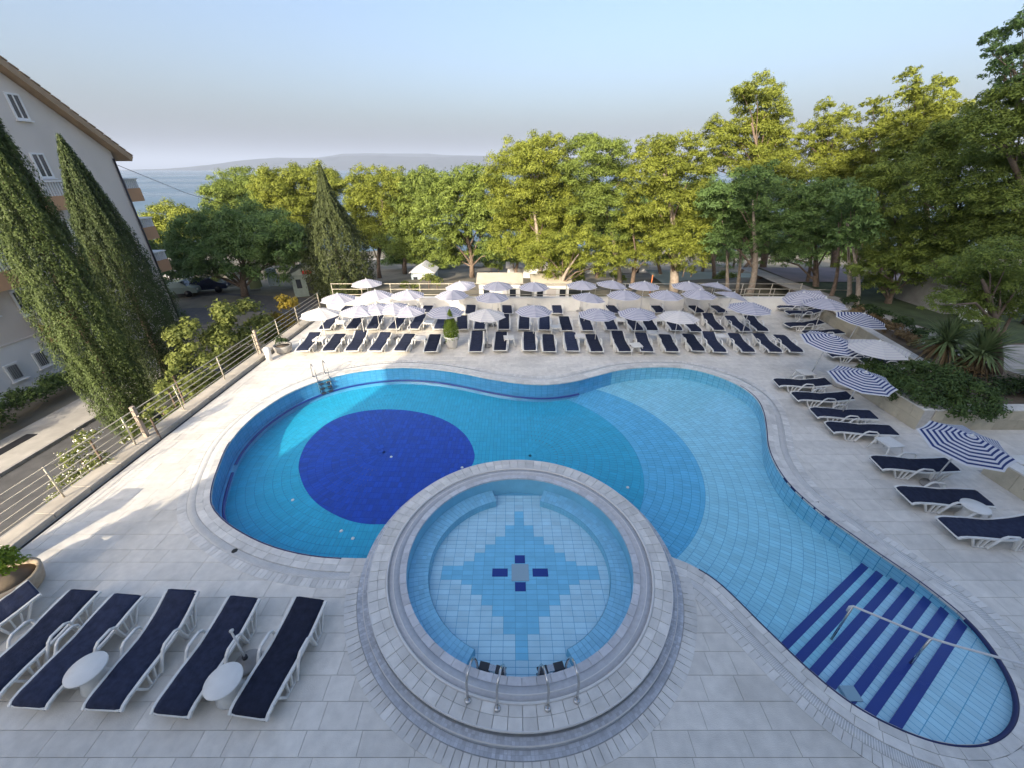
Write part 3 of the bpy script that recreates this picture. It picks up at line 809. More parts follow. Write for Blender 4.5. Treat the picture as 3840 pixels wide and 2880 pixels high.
def make_lounger(kk=0.0, seed=5):
    def prof_z(x): return float(np.interp(x, [p[0] for p in PROF], [p[1] for p in PROF])) + kk * max(0, x - 1.2) ** 2
    t = empty('sun_lounger', (0, 0, 0))
    fr = MB()
    for s in (-1, 1):
        y0, y1 = (s * .29, s * .345) if s > 0 else (s * .345, s * .29)
        bars(fr, [(x, prof_z(x) - .005) for x, z in PROF], .055, y0, y1)
    fr.box((-.02, -.29, .205), (.05, .29, .25)); fr.box((1.93, -.29, prof_z(1.96) - .03), (1.99, .29, prof_z(1.96) + .02))
    for x in np.arange(.2, 1.9, .12):
        z = prof_z(x); fr.box((x - .03, -.29, z - .02), (x + .03, .29, z))
    bev(fr.build('frame', M['white_pl'], t), .008)
    m = MB(); xs = np.linspace(-.015, 1.985, 41); ys = np.linspace(-.285, .285, 9); V = []
    rr = random.Random(seed)
    wr = [rr.uniform(-.008, .008) - (.016 if k in (9, 15, 22, 30) else 0) for k in range(60)]
    for i, x in enumerate(xs):
        for j, y in enumerate(ys):
            z = prof_z(max(x, .02)) + .045 + wr[i] * (1 if abs(y) < .28 else .3) - (.02 if j in (0, 8) else 0) + .006 * math.sin(9 * x + 5 * y)
            if i == 0: z -= .05
            V.append((x, y, z))
    n = len(V); V += [(x, y, z - .04) for x, y, z in V]
    F = [(i*9+j, (i+1)*9+j, (i+1)*9+j+1, i*9+j+1) for i in range(40) for j in range(8)]
    for i in range(40):
        F.append((i*9+n, (i+1)*9+n, (i+1)*9, i*9)); F.append((i*9+8, (i+1)*9+8, (i+1)*9+8+n, i*9+8+n))
    for j in range(8):
        F.append((j, j+1, j+1+n, j+n)); F.append((360+j+n, 360+j+1+n, 360+j+1, 360+j))
    m.add(V, F, True); m.build('cushion', M['navy'], t)
    for s in (-1, 1):
        y0, y1 = sorted((s * .30, s * .355))
        l = MB(); bars(l, [(.30, .28), (.42, .02), (.68, .02), (.86, .28)], .042, y0, y1); bars(l, [(.52, .28), (.50, .02)], .03, y0, y1); bars(l, [(.66, .28), (.60, .02)], .03, y0, y1)
        bev(l.build('leg', M['white_pl'], t), .006)
        l = MB(); bars(l, [(1.28, .30), (1.34, .02), (1.60, .02), (1.80, prof_z(1.8) - .03)], .042, y0, y1); bars(l, [(1.46, .33), (1.44, .02)], .03, y0, y1); bars(l, [(1.62, .33), (1.54, .02)], .03, y0, y1)
        bev(l.build('leg', M['white_pl'], t), .006)
        y0, y1 = sorted((s * .345, s * .40))
        a = MB(); bars(a, [(.70, .04), (.78, .22), (.90, .42), (.98, .475), (1.22, .475), (1.29, .42), (1.31, .24), (1.34, .04)], .04, y0, y1)
        bev(a.build('armrest', M['white_pl'], t), .01)
    return t
L_protos = [make_lounger(0, 5), make_lounger(.16, 8), make_lounger(.34, 13)]; used = [False] * 3; nl = [0]
def lounger(foot, head, label, group, zt=.30, jig=True):
    a = at(*foot, .27) if len(foot) == 2 else Vector(foot); b = at(*head, .38) if len(head) == 2 else Vector(head)
    d = (b - a).to_2d().normalized()
    ctr = (a + b) / 2
    nl[0] += 1; w_ = (0, 1, 0, 2, 1, 0, 0, 2, 1, 1, 0)[nl[0] % 11]
    o = L_protos[w_] if not used[w_] else copies(L_protos[w_]); used[w_] = True
    p = ctr.to_2d() - d * .925
    o.location = (p.x, p.y, .012); o.rotation_euler = (0, 0, math.atan2(d.y, d.x) + rnd.uniform(-.035, .035)); o.scale = (.94, 1.02, .94)
    tag(o, label, 'sun lounger', group); return o
z6 = lambda x, y: (1050 + x * .4295, 950 + y * .4295)
z7 = lambda x, y: (1900 + x * .4295, 950 + y * .4295)
z8 = lambda x, y: (2750 + x * .4928, 950 + y * .4928)
zr = lambda x, y: (2800 + x * .4702, 1350 + y * .4702)
z4 = lambda x, y: (x * .5877, 2130 + y * .5877)
rowA = [(z6,190,850,310,705),(z6,420,850,525,710),(z6,620,850,720,710),(z6,825,850,920,710),(z6,1045,850,1125,712),(z6,1310,855,1355,718),(z6,1705,855,1715,715),
        (z6,1920,845,1925,700),(z6,2180,845,2180,705),(z7,205,845,195,705),(z7,375,855,350,710),(z7,580,850,545,705),(z7,790,855,745,710),(z7,1035,855,970,712),
        (z7,1230,855,1165,710),(z7,1450,855,1375,715),(z7,1680,850,1590,712),(z7,1870,860,1765,712),(z7,2120,860,1975,712),(z8,330,750,200,625),(z8,490,750,370,630)]
rowB = [(z6,385,660,470,550),(z6,620,658,690,552),(z6,800,658,860,555),(z6,985,658,1065,555),(z6,1160,658,1220,558),(z6,1390,658,1420,560),(z6,1590,660,1580,560),
        (z6,1740,660,1755,560),(z6,1955,660,1960,560),(z7,150,660,150,560),(z7,330,665,325,560),(z7,530,670,510,565),(z7,710,670,690,565),(z7,925,665,880,560),
        (z7,1150,670,1080,570),(z7,1275,670,1220,565),(z7,1490,670,1430,572),(z7,1660,680,1580,585),(z7,1860,668,1765,560),(z7,2090,678,1965,570),(z8,230,590,130,490)]
rowC = [(z6,560,515,600,450),(z6,740,515,780,450),(z6,930,515,960,450),(z6,1130,512,1155,450),(z6,1275,512,1300,445),(z6,1660,525,1665,445),(z6,1985,522,1975,440),(z7,240,520,235,440),(z7,445,520,432,440),
        (z7,950,520,900,445),(z7,1345,515,1280,435),(z7,1690,515,1600,440),(z7,1890,515,1790,437),(z8,180,470,60,400)]
for row, nm, g in ((rowA, 'front row', 'loungers in the front row beyond the pool'), (rowB, 'second row', 'loungers in the second row beyond the pool'), (rowC, 'third row', 'loungers in the third row before the white wall')):
    for k, (zf, fx, fy, hx, hy) in enumerate(row):
        if k == 0: lb = f'navy sun lounger at the railing end of the {nm} beyond the pool'
        elif k == len(row) - 1: lb = f'navy sun lounger ending the {nm} beyond the pool on the garden side'
        else: lb = f'navy sun lounger in the {nm} beyond the pool, {ORD[k]} from the railing end'
        ft0 = at(*zf(fx, fy), .27); hd0 = at(*zf(hx, hy), .38)
        dd = (hd0 - ft0).to_2d(); dd = Vector((dd.x * .8, abs(dd.y))).normalized(); L0 = ft0.to_2d()
        lounger((L0.x, L0.y, 0), (L0.x + dd.x * 1.96, L0.y + dd.y * 1.96, 0), lb, g)
side_l = [((z8,335,405),(z8,560,395),'topmost navy lounger by the garden wall corner, lying crosswise'),
          ((z8,430,450),(z8,640,442),'navy lounger lying crosswise, second down from the garden wall corner'),
          ((z8,400,545),(z8,670,527),'navy lounger lying crosswise at the foot of the sloping stone wall'),
          ((z8,540,605),(z8,820,590),'navy lounger half hidden under the striped parasol by the stone wall'),
          ((z8,790,770),(z8,1010,765),'navy lounger peeking out below the striped and pale parasols'),
          ((z8,1040,815),(z8,1260,815),'navy lounger against the wall under the pale pinkish parasol'),
          ((z8,320,980),(z8,720,990),'navy lounger beside the stone pot, nearest the pool curve'),
          ((z8,455,1085),(z8,890,1095),'navy lounger next to the stone pot, second of the poolside four'),
          ((z8,610,1208),(z8,1070,1230),'navy lounger at the parasol pole, third of the poolside four'),
          ((z8,735,1320),(z8,1210,1340),'navy lounger just above the square white table, fourth of the poolside four'),
          ((zr,1040,815),(zr,1620,850),'navy lounger between the square white table and the big striped parasol pole'),
          ((zr,1245,1070),(zr,1890,1090),'navy lounger beside the round white table at the garden wall'),
          ((zr,1610,1330),(zr,2300,1360),'lowest navy lounger of the garden wall side, cut by the frame')]
for f_, h_, lb in side_l:
    ft0 = at(*f_[0](*f_[1:]), .27).to_2d(); hd0 = at(*h_[0](*h_[1:]), .38).to_2d(); d = (hd0 - ft0).normalized(); mid = (ft0 + hd0) / 2
    a = mid - d * .98; b = mid + d * .98
    lounger((a.x, a.y, 0), (b.x, b.y, 0), lb, 'loungers along the garden wall')
front = [((-560, 640), (105, 200), 'navy lounger beside the potted shrub, cut off by the frame corner'),
         ((-100, 790), (505, 180), 'navy lounger second from the potted shrub among the near loungers'),
         ((200, 850), (800, 195), 'near navy lounger with a round white table at its foot'),
         ((680, 855), (1180, 212), 'near navy lounger in the middle, between the two round tables'),
         ((1110, 890), (1545, 235), 'near navy lounger between the second round table and the middle lounger'),
         ((1600, 905), (1962, 240), 'near navy lounger closest to the whirlpool beside the bare parasol stand')]
for f_, h_, lb in front:
    ft0 = at(*z4(*f_), .27).to_2d(); hd0 = at(*z4(*h_), .38).to_2d(); d = (hd0 - ft0).normalized(); mid = (ft0 + hd0) / 2
    a = mid - d * .98; b = mid + d * .98
    lounger((a.x, a.y, 0), (b.x, b.y, 0), lb, 'near loungers beside the whirlpool')

# ------------------------------------------------------------------ tables
def round_table():
    t = empty('round_table', (0, 0, 0))
    MB().lathe([(.235, .0), (.28, .0), (.29, .012), (.29, .03), (.28, .04), (.001, .042)], 32, (0, 0, .42)).build('tabletop', M['white_pl'], t)
    MB().lathe([(.23, 0), (.235, .02), (.20, .12), (.17, .25), (.19, .34), (.25, .42)], 24).build('pedestal', M['white_pl'], t)
    return t
def square_table():
    t = empty('square_table', (0, 0, 0))
    bev(MB().box((-.27, -.27, .40), (.27, .27, .43)).build('tabletop', M['white_pl'], t), .01)
    ap = MB()
    for a, b in (((-.23,-.23,.36),(.23,-.21,.40)),((-.23,.21,.36),(.23,.23,.40)),((-.23,-.21,.36),(-.21,.21,.40)),((.21,-.21,.36),(.23,.21,.40))): ap.box(a, b)
    ap.build('apron', M['white_pl'], t)
    for sx in (-1, 1):
        for sy in (-1, 1): MB().tube([(sx*.30, sy*.30, 0), (sx*.23, sy*.23, .37)], [.018, .026], 6).build('leg', M['white_pl'], t)
    return t
rt = round_table(); st = square_table(); ur = [0, 0]
def put(proto, k, p, rz, label, cat, group):
    o = proto if ur[k] == 0 else copies(proto); ur[k] = 1
    o.location = (p.x, p.y, .012); o.rotation_euler = (0, 0, rz); tag(o, label, cat, group); return o
put(rt, 0, at(*z4(550, 645), .45), 0, 'round white plastic table between the two near loungers beside the potted shrub', 'table', 'white side tables')
put(rt, 0, at(*z4(1425, 720), .45), 0, 'round white plastic table before the bare parasol stand', 'table', 'white side tables')
put(rt, 0, at(*zr(1825, 1170), .45), 0, 'round white table between the two lowest loungers at the garden wall', 'table', 'white side tables')
put(st, 1, at(*zr(1140, 655), .42), .12, 'square white table with splayed legs between two poolside loungers', 'table', 'white side tables')
put(st, 1, at(*z8(550, 905), .42), .1, 'square white table near the stone pot on the open deck', 'table', 'white side tables')
far_t = [(z6,530,600),(z6,345,745),(z6,1300,600),(z7,20,735),(z7,990,580),(z7,640,720),(z7,1270,695),(z7,1870,720),(z7,1320,575),(z6,1830,590),(z7,430,640),(z6,1225,740),(z7,1130,800)]
far_w = ['beside the railing-end lounger of the second row','next to the foot of the first white parasol','between the sixth and fifth loungers of the second row','beside the ninth lounger of the front row','under the striped parasols in the middle of the second row',
         'between two loungers just right of centre in the front row','by the sixteenth lounger of the front row','before the last loungers of the front row','beneath the plain white parasol','between the ninth and eighth loungers of the second row','between the twelfth and eleventh loungers of the second row',
         'by the shaded lounger left of the conical shrub','between the fourteenth and fifteenth front row loungers']
for (zf, x, y), w in zip(far_t, far_w): put(st, 1, at(*zf(x, y), .42), rnd.uniform(-.2, .2), 'small white table ' + w, 'table', 'white side tables')
# bare parasol stand
b = at(*z4(1585, 610), .0)
ps = empty('parasol_stand', (b.x, b.y, .012), label='white parasol stand with bare pole on a round concrete foot', cat='parasol stand')
MB().lathe([(.22, 0), (.23, .04), (.20, .07), (.07, .10), (.06, .16), (.03, .17)], 28).build('foot', M['concrete'], ps)
MB().tube([(0, 0, .1), (-.02, .03, .95)], .017, 10).build('pole', M['pole'], ps)
MB().tube([(-.02, .03, .95), (.02, .02, .99)], .03, 8).build('clamp', M['pole'], ps)
MB().lathe([(.045, .10), (.045, .22), (.02, .23)], 12).build('collar', M['black'], ps)

# ------------------------------------------------------------------ parasols
def make_parasol(m):
    t = empty('parasol', (0, 0, 0))
    RR, N8, NR, NA = 1.06, 8, 9, 4
    V = []; F = []; UV = []
    for p in range(N8):
        a0, a1 = 2*math.pi*p/N8, 2*math.pi*(p+1)/N8
        for i in range(NR + 1):
            f = i / NR
            for j in range(NA + 1):
                g = j / NA
                x = (math.cos(a0)*(1-g) + math.cos(a1)*g) * RR * f; y = (math.sin(a0)*(1-g) + math.sin(a1)*g) * RR * f
                sag = 4*g*(1-g)
                k = 1 - .035 * sag * f
                z = 2.08 - .34 * f ** 1.4 - .03 * sag * f * (1 - .2*f)
                V.append((x*k, y*k, z)); UV.append((g, f))
    W_ = NA + 1; S = W_ * (NR + 1)
    for p in range(N8):
        for i in range(NR):
            for j in range(NA):
                a = p*S + i*W_ + j
                F.append((a, a+W_, a+W_+1, a+1))
    me = mesh_np('canopy', V, F, m, True)
    uvl = me.uv_layers.new(name='UVMap'); li = np.empty(len(me.loops), np.int32); me.loops.foreach_get('vertex_index', li)
    uvl.data.foreach_set('uv', np.asarray(UV, np.float32)[li].ravel())
    link('canopy', me, None, t)
    MB().tube([(0, 0, .05), (0, 0, 2.07)], .019, 10).build('pole', M['pole'], t)
    MB().lathe([(.05, 2.06), (.045, 2.10), (.012, 2.13), (.01, 2.18)], 12).build('finial', M['pole'], t)
    MB().lathe([(.24, 0), (.24, .05), (.05, .09), (.04, .3)], 20).build('base', M['concrete'], t)
    for p in range(8):
        a = 2*math.pi*p/8
        MB().tube([(math.cos(a)*RR*f, math.sin(a)*RR*f, 2.06 - .34*f**1.4 - .012) for f in (.03, .35, .7, .98)], .006, 5).build('rib', M['pole'], t)
    return t
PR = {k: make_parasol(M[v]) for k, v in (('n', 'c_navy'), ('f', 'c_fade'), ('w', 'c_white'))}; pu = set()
def parasol(kind, zf, x, y, label, zc=1.95, tilt=(0, 0), rot=None, scale=1.0):
    p = at(*zf(x, y), zc)
    o = PR[kind] if kind not in pu else copies(PR[kind]); pu.add(kind)
    # tilt about the foot: keep the canopy where it shows
    o.rotation_euler = (R(tilt[0]), R(tilt[1]), rnd.uniform(0, .78) if rot is None else rot)
    q = o.rotation_euler.to_matrix() @ Vector((0, 0, zc * scale * (.93 if zf in (z6, z7) else 1.0)))
    o.location = (p.x - q.x, p.y - q.y, .012 if zc > 1.2 else zc - 1.95)
    scale = scale * (.93 if zf in (z6, z7) else 1.0)
    o.scale = (scale, scale, scale * 1.0)
    tag(o, label, 'parasol', 'parasols on the pool deck'); return o
S_ = 'striped parasol '
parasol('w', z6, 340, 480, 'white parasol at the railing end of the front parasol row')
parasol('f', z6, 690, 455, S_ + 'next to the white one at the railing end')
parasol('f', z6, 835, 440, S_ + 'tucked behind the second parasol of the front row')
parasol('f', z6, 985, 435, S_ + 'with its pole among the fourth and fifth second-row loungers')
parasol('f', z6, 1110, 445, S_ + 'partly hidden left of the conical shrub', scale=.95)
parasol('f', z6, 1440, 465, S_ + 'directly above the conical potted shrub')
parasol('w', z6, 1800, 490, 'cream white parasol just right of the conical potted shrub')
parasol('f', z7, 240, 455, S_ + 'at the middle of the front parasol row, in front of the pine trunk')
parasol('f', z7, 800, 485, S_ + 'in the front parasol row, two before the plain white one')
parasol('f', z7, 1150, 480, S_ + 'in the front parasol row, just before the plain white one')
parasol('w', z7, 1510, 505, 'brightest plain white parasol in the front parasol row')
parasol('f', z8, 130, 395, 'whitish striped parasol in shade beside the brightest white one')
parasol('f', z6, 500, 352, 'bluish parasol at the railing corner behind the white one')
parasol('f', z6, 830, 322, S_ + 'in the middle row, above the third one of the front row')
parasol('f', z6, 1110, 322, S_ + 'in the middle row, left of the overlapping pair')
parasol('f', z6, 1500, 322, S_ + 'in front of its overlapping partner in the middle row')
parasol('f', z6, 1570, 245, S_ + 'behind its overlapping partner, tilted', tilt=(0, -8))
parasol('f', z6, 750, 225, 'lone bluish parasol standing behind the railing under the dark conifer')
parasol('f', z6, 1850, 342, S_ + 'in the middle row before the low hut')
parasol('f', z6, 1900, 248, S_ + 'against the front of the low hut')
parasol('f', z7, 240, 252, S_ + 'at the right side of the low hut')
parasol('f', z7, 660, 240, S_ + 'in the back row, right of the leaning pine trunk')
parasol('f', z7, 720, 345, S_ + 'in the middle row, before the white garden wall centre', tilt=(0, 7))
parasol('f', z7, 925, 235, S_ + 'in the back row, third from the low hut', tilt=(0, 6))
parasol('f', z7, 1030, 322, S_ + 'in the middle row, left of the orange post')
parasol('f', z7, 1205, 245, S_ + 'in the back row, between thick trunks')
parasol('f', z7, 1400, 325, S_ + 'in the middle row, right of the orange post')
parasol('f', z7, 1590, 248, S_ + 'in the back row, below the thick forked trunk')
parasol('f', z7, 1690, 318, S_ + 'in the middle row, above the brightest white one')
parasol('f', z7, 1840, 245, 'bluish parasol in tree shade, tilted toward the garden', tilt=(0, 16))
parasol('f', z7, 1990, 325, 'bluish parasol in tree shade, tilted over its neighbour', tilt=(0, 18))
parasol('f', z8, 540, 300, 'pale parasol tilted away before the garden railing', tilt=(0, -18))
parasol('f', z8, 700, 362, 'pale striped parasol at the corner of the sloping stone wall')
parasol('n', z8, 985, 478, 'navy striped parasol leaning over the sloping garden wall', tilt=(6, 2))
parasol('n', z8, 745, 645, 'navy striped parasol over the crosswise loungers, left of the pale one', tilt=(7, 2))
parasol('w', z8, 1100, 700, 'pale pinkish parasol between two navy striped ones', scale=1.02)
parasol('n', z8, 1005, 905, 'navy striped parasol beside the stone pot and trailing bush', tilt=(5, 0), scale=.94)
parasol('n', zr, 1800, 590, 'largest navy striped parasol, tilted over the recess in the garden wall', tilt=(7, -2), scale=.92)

# ------------------------------------------------------------------ walls, curb, fence
def slab_wall(name, a, b, z0, z1, th, m, label=None, cat=None, tilew=.75, cap=None, par=None, inward=1):
    """clad wall from a to b, thickness behind; slabs on the face, coping stones on top"""
    A, B = Vector(a), Vector(b); d = (B - A); L_ = d.length; d.normalize(); n = Vector((-d.y, d.x)) * inward
    t = empty(name, (A.x, A.y, z0), math.atan2(d.y, d.x), label=label, cat=cat)
    s = inward
    MB().box((0, min(0, s*th), 0), (L_, max(0, s*th), z1 - z0 - .03)).build('wall_core', M['grout'], t)
    x = 0; rows = max(1, round((z1 - z0) / .42)); hh = (z1 - z0 - .03) / rows
    for r in range(rows):
        x = -.0 if r % 2 == 0 else -tilew / 2
        while x < L_:
            x1 = min(x + tilew, L_); xa = max(0, x)
            if x1 - xa > .05:
                mb = MB().box((xa + .004, min(-s*.018, 0), r * hh + .004), (x1 - .004, max(-s*.018, 0), (r+1) * hh - .004))
                o = mb.build('cladding_slab', M['stonewall'], t); set_tint(o.data, [rnd.random()] * 8)
            x += tilew
    x = 0
    while x < L_ - .01:
        x1 = min(x + .8, L_)
        o = MB().box((x + .004, min(-s*.035, s*(th+.02)), z1 - z0 - .028), (x1 - .004, max(-s*.035, s*(th+.02)), z1 - z0 + .022)).build('coping_stone', M[cap or 'coping'], t); set_tint(o.data, [rnd.random()] * 8)
        bev(o, .006); x = x1
    return t
slab_wall('garden_wall', (14.0, 1.0), (14.0, 9.25), 0, .62, .35, 'x', 'stone clad garden wall with a rectangular step light beside the lowest loungers', 'wall', inward=-1)
slab_wall('garden_wall', (14.0, 11.5), (14.0, 14.9), 0, .80, .35, 'x', 'stone clad planter wall under the trailing bush', 'wall', inward=-1)
slab_wall('garden_wall', (14.38, 11.5), (21, 11.5), 0, .80, .35, 'x', 'planter wall with pale coping behind the largest parasol', 'wall', inward=1)
slab_wall('garden_wall', (14.4, 9.25), (21, 9.25), 0, .62, .35, 'x', 'short return wall on the near side of the recess in the garden wall', 'wall', inward=-1)
slab_wall('garden_wall', (17.15, 14.9), (18.75, 23.6), 0, .80, .35, 'x', 'long sloping pale wall running to the far corner of the deck', 'wall', inward=-1)
slab_wall('garden_wall', (14.38, 14.92), (17.15, 14.92), 0, .8, .35, 'x', 'short planter wall turning away behind the pale pinkish parasol', 'wall', inward=-1)
sl = empty('step_light', (13.97, 8.1, .36), label='small dark rectangular step light set in the garden wall', cat='light')
mb = MB(); mb.box((-.012, -.15, -.07), (.0, .15, -.05)); mb.box((-.012, -.15, .05), (.0, .15, .07)); mb.box((-.012, -.15, -.05), (.0, -.12, .05)); mb.box((-.012, .12, -.05), (.0, .15, .05))
mb.build('frame', M['black'], sl); MB().box((-.006, -.118, -.048), (.0, .118, .048)).build('lens', M['pl_grey'], sl)
# planted beds behind the walls
bed = poly_mesh('garden_soil', [[(14.36, 11.86), (60, 11.86), (60, 34), (19.5, 34), (17.55, 14.56), (14.36, 14.56)]], .72, M['soil'])
link('garden_soil', bed, kind='structure')
link('garden_path', poly_mesh('garden_path', [[(20.4, 14.2), (60, 14.2), (60, 16.6), (21.5, 17.4), (20.2, 34), (18.9, 34), (19.4, 17)]], .735, M['path']), kind='structure')
link('garden_lawn', poly_mesh('garden_lawn', [[(21.6, 17.6), (60, 16.9), (60, 34), (20.4, 34)]], .73, mat('dark_green_lawn', (.05, .075, .03), .95, .4, 1.5, .8, 25)), kind='structure')  # dark green grass with random patches
link('garden_terrace', poly_mesh('garden_terrace', [[(14.3, -2), (60, -2), (60, 9.2), (14.3, 9.2)]], .60, M['path']), kind='structure')
link('recess_paving', poly_mesh('recess_paving', [[(20, 9.2), (60, 9.2), (60, 11.55), (20, 11.55)]], -.006, M['path']), kind='structure')
# far white wall with its railing
ww = empty('white_wall', (0, 24.75, 0), label='low white wall closing the far side of the deck behind the loungers', cat='wall')
MB().box((-11.8, 0, -1.5), (18.6, .28, .78)).build('wall_body', M['whitewall'], ww)
for k in range(38):
    bev(MB().box((-11.8 + k*.8 + .004, -.03, .78), (-11.8 + (k+1)*.8 - .004, .31, .83)).build('coping_stone', M['whitewall'], ww), .005)
fr = empty('far_railing', (0, 25.6, 0), label='thin cream railing on top of the terrace beyond the white wall', cat='railing')
for z in (1.5, 1.15, .8):
    MB().tube([(-11.6, 0, z), (18.6, 0, z)], .022, 6).build('rail', M['fence'], fr)
for k in range(17): MB().tube([(-11.6 + k * 1.887, 0, -.5), (-11.6 + k * 1.887, 0, 1.53)], .022, 6).build('post', M['fence'], fr)
# curb along the railing side
cb = empty('deck_curb', (-12.05, 0, 0), kind='structure')
k = 0; y = -1.5
while y < 24.7:
    o = bev(MB().box((-.30, y + .004, -.35), (.22, min(y + 1.0, 24.74) - .004, .15)).build('curb_stone', M['curb'], cb), .012); y += 1.0
MB().box((-.42, -1.5, -3.2), (-.305, 24.74, .10)).build('retaining_face', M['concrete'], cb)
g = MB().box((.26, -1.5, -.03), (.34, 24.7, .003)).build('gutter_slot', M['dark'], cb)
# railing
fn = empty('deck_railing', (-12.15, 0, .15), label='cream metal railing with five rails along the left edge of the deck', cat='railing')
for z in (.22, .42, .62, .82, 1.02):
    MB().tube([(0, 1.0, z), (0, 24.7, z)], .016, 7).build('rail', M['fence'], fn)
for y in (1.0, 3.2, 5.6, 8.1, 10.45, 12.6, 15.0, 17.55, 19.6, 21.7, 24.6):
    MB().tube([(0, y, 0), (0, y, 1.04)], .024, 8).build('post', M['fence'], fn)
for y, s in ((10.9, .055), (17.75, .05)):
    MB().box((-s, y - s, 0), (s, y + s, 1.15)).build('gate_post', M['bark_p'], fn)
pl = empty('wall_pillar', (-11.7, 5.7, 0), label='grey rendered pillar at the near end of the railing behind the potted shrub', cat='pillar')
bev(MB().box((-.3, -.35, .012), (.15, .35, 1.15)).build('shaft', M['concrete'], pl), .01); MB().box((-.34, -.39, 1.15), (.19, .39, 1.22)).build('cap', M['curb'], pl)

# ------------------------------------------------------------------ foliage
def leaves_mesh(name, C, Nn, size, m, aspect=.5, tint=None, rs=None, upright=False):
    """C centres, Nn rough normals; one small quad per leaf tuft"""
    rs = rs or rng; n = len(C)
    Nn = Nn / (np.linalg.norm(Nn, axis=1)[:, None] + 1e-9)
    Q = rs.normal(size=(n, 3))
    if upright: Q = np.cross(Nn, np.array([0, 0, 1.]) + Q * .3)
    U = np.cross(Nn, Q); U /= np.linalg.norm(U, axis=1)[:, None] + 1e-9
    Vv = np.cross(Nn, U); s = size * rs.uniform(.6, 1.3, n)[:, None]
    U = U * s * .5; Vv = Vv * s * .5 * aspect
    P = np.stack([C - U, C + U * .8 - Vv * .9, C + U * .9 + Vv * 1.3], 1).reshape(-1, 3)
    me = mesh_np(name, P, np.arange(3 * n).reshape(-1, 3), m)
    t = tint if tint is not None else rs.random(n)
    set_tint(me, np.repeat(t, 3)); return me
def lobes_points(lobes, dens, rs, flat=1.0):
    """lobes: (x, y, z, r); points on the lobes' outsides"""
    C = []; Nn = []; T_ = []
    for (x, y, z, r) in lobes:
        n = int(dens * r * r) + 6
        d = rs.normal(size=(n, 3)); d /= np.linalg.norm(d, axis=1)[:, None]
        d[:, 2] = np.where(d[:, 2] < -.35, -d[:, 2] * .6, d[:, 2])
        rad = r * (1 - .55 * rs.random(n) ** 2.2)
        bumpy = 1 + .22 * np.sin(d[:, 0] * 7 + x) * np.sin(d[:, 1] * 6 + y) + .12 * rs.normal(size=n)
        p = d * (rad * bumpy)[:, None]; p[:, 2] *= flat
        C.append(np.array([x, y, z]) + p); Nn.append(d + np.array([0, 0, .3]) + rs.normal(size=(n, 3)) * .38)
        T_.append(np.clip(rs.random() * .6 + rs.random(n) * .4, 0, 1))
    return np.concatenate(C), np.concatenate(Nn), np.concatenate(T_)
def sub_lobes(x, y, z, R_, rs, k=9, f=.5, flat=.75):
    out = []
    for _ in range(k):
        d = rs.normal(size=3); d /= np.linalg.norm(d)
        if d[2] < -.5: d[2] *= -.5
        q = R_ * (.45 + .35 * rs.random())
        out.append((x + d[0]*q, y + d[1]*q, z + d[2]*q*flat, R_ * f * rs.uniform(.7, 1.15)))
    return out

def tufts(x, y, z, R_, rs, k):
    out = []
    for _ in range(k):
        d = rs.normal(size=3); d /= np.linalg.norm(d)
        if d[2] < -.45: d[2] *= -.6
        q = R_ * (.40 + .62 * rs.random() ** .7)
        out.append((x + d[0]*q, y + d[1]*q, z + d[2]*q*.92 + .1 * R_ * math.sin(q * 3 + x), R_ * rs.uniform(.17, .31)))
    return out
def pine(name, label, blobs, Y, base, zb, m, trunk_r=.2, seed=0, size=.24, dens=330, flat=.92, group='pine trees round the pool terrace', bark='bark', jit=1.6, cat='tree', lean=True, limbs=True):
    """blobs: (px, py, rpx) of the crown's masses in 2212-wide photograph pixels, at distance Y"""
    rs = np.random.default_rng(seed + 100)
    L_ = []; centers = []
    for (px, py, r) in blobs:
        yy = Y + rs.uniform(-jit, jit); c = up(px * K, py * K, yy)
        Z = proj(*c)[2]; R_ = r * K * Z / FPX * (1.5 if Y > 27 else 1.34); c.z -= R_ * .12
        centers.append((c.x, c.y, c.z, R_)); L_ += tufts(c.x, c.y, c.z, R_, rs, int(np.clip(20 + R_ * 14, 26, 60)))
    b = up(base[0] * K, base[1] * K, Y) if isinstance(base, tuple) else None
    bx, by = (b.x, Y) if b is not None else (base, Y)
    t = empty(name, (bx, by, zb), label=label, cat=cat, group=group)
    o0 = np.array([bx, by, zb])
    C, Nn, T_ = lobes_points(L_, dens, rs, flat)
    keep = C[:, 2] > zb + 1.2; C, Nn, T_ = C[keep], Nn[keep], T_[keep]
    link('crown', leaves_mesh('crown', C - o0, Nn, size, m, .34, T_, rs), None, t)
    top = max(centers, key=lambda c: c[2]); tz = top[2] - zb
    mx, my = np.mean([c[0] for c in centers]) - bx, np.mean([c[1] for c in centers]) - by
    pts = []; rsz = []
    for k in range(9):
        f = k / 8; g = f ** 1.6
        tx, ty = (top[0] - bx) * g * .8 + mx * .2 * g, (top[1] - by) * g
        pts.append((tx + .12 * math.sin(5 * f + seed), ty + .1 * math.cos(4 * f + seed), tz * f * .86)); rsz.append(trunk_r * (1.15 if k == 0 else 1) * (1 - .82 * f))
    MB().tube(pts, rsz, 9).build('trunk', M[bark], t)
    if limbs:
        for c in centers:
            cz = c[2] - zb
            if cz < 1: continue
            f = max(.15, min(.9, (cz - c[3] * 1.0) / tz)); kk = f * 8; i = int(kk); fr_ = kk - i
            i = min(i, 7); s = Vector(pts[i]).lerp(Vector(pts[i+1]), fr_)
            e = Vector((c[0] - bx, c[1] - by, cz)); mid = s.lerp(e, .5) + Vector((0, 0, .12 * (e - s).length))
            if (e - s).length > .6:
                r0 = trunk_r * (1 - .82 * f) * .42
                MB().tube([s, mid, e], [r0, r0 * .7, r0 * .3], 6, False).build('limb', M['bark'], t)
    return t
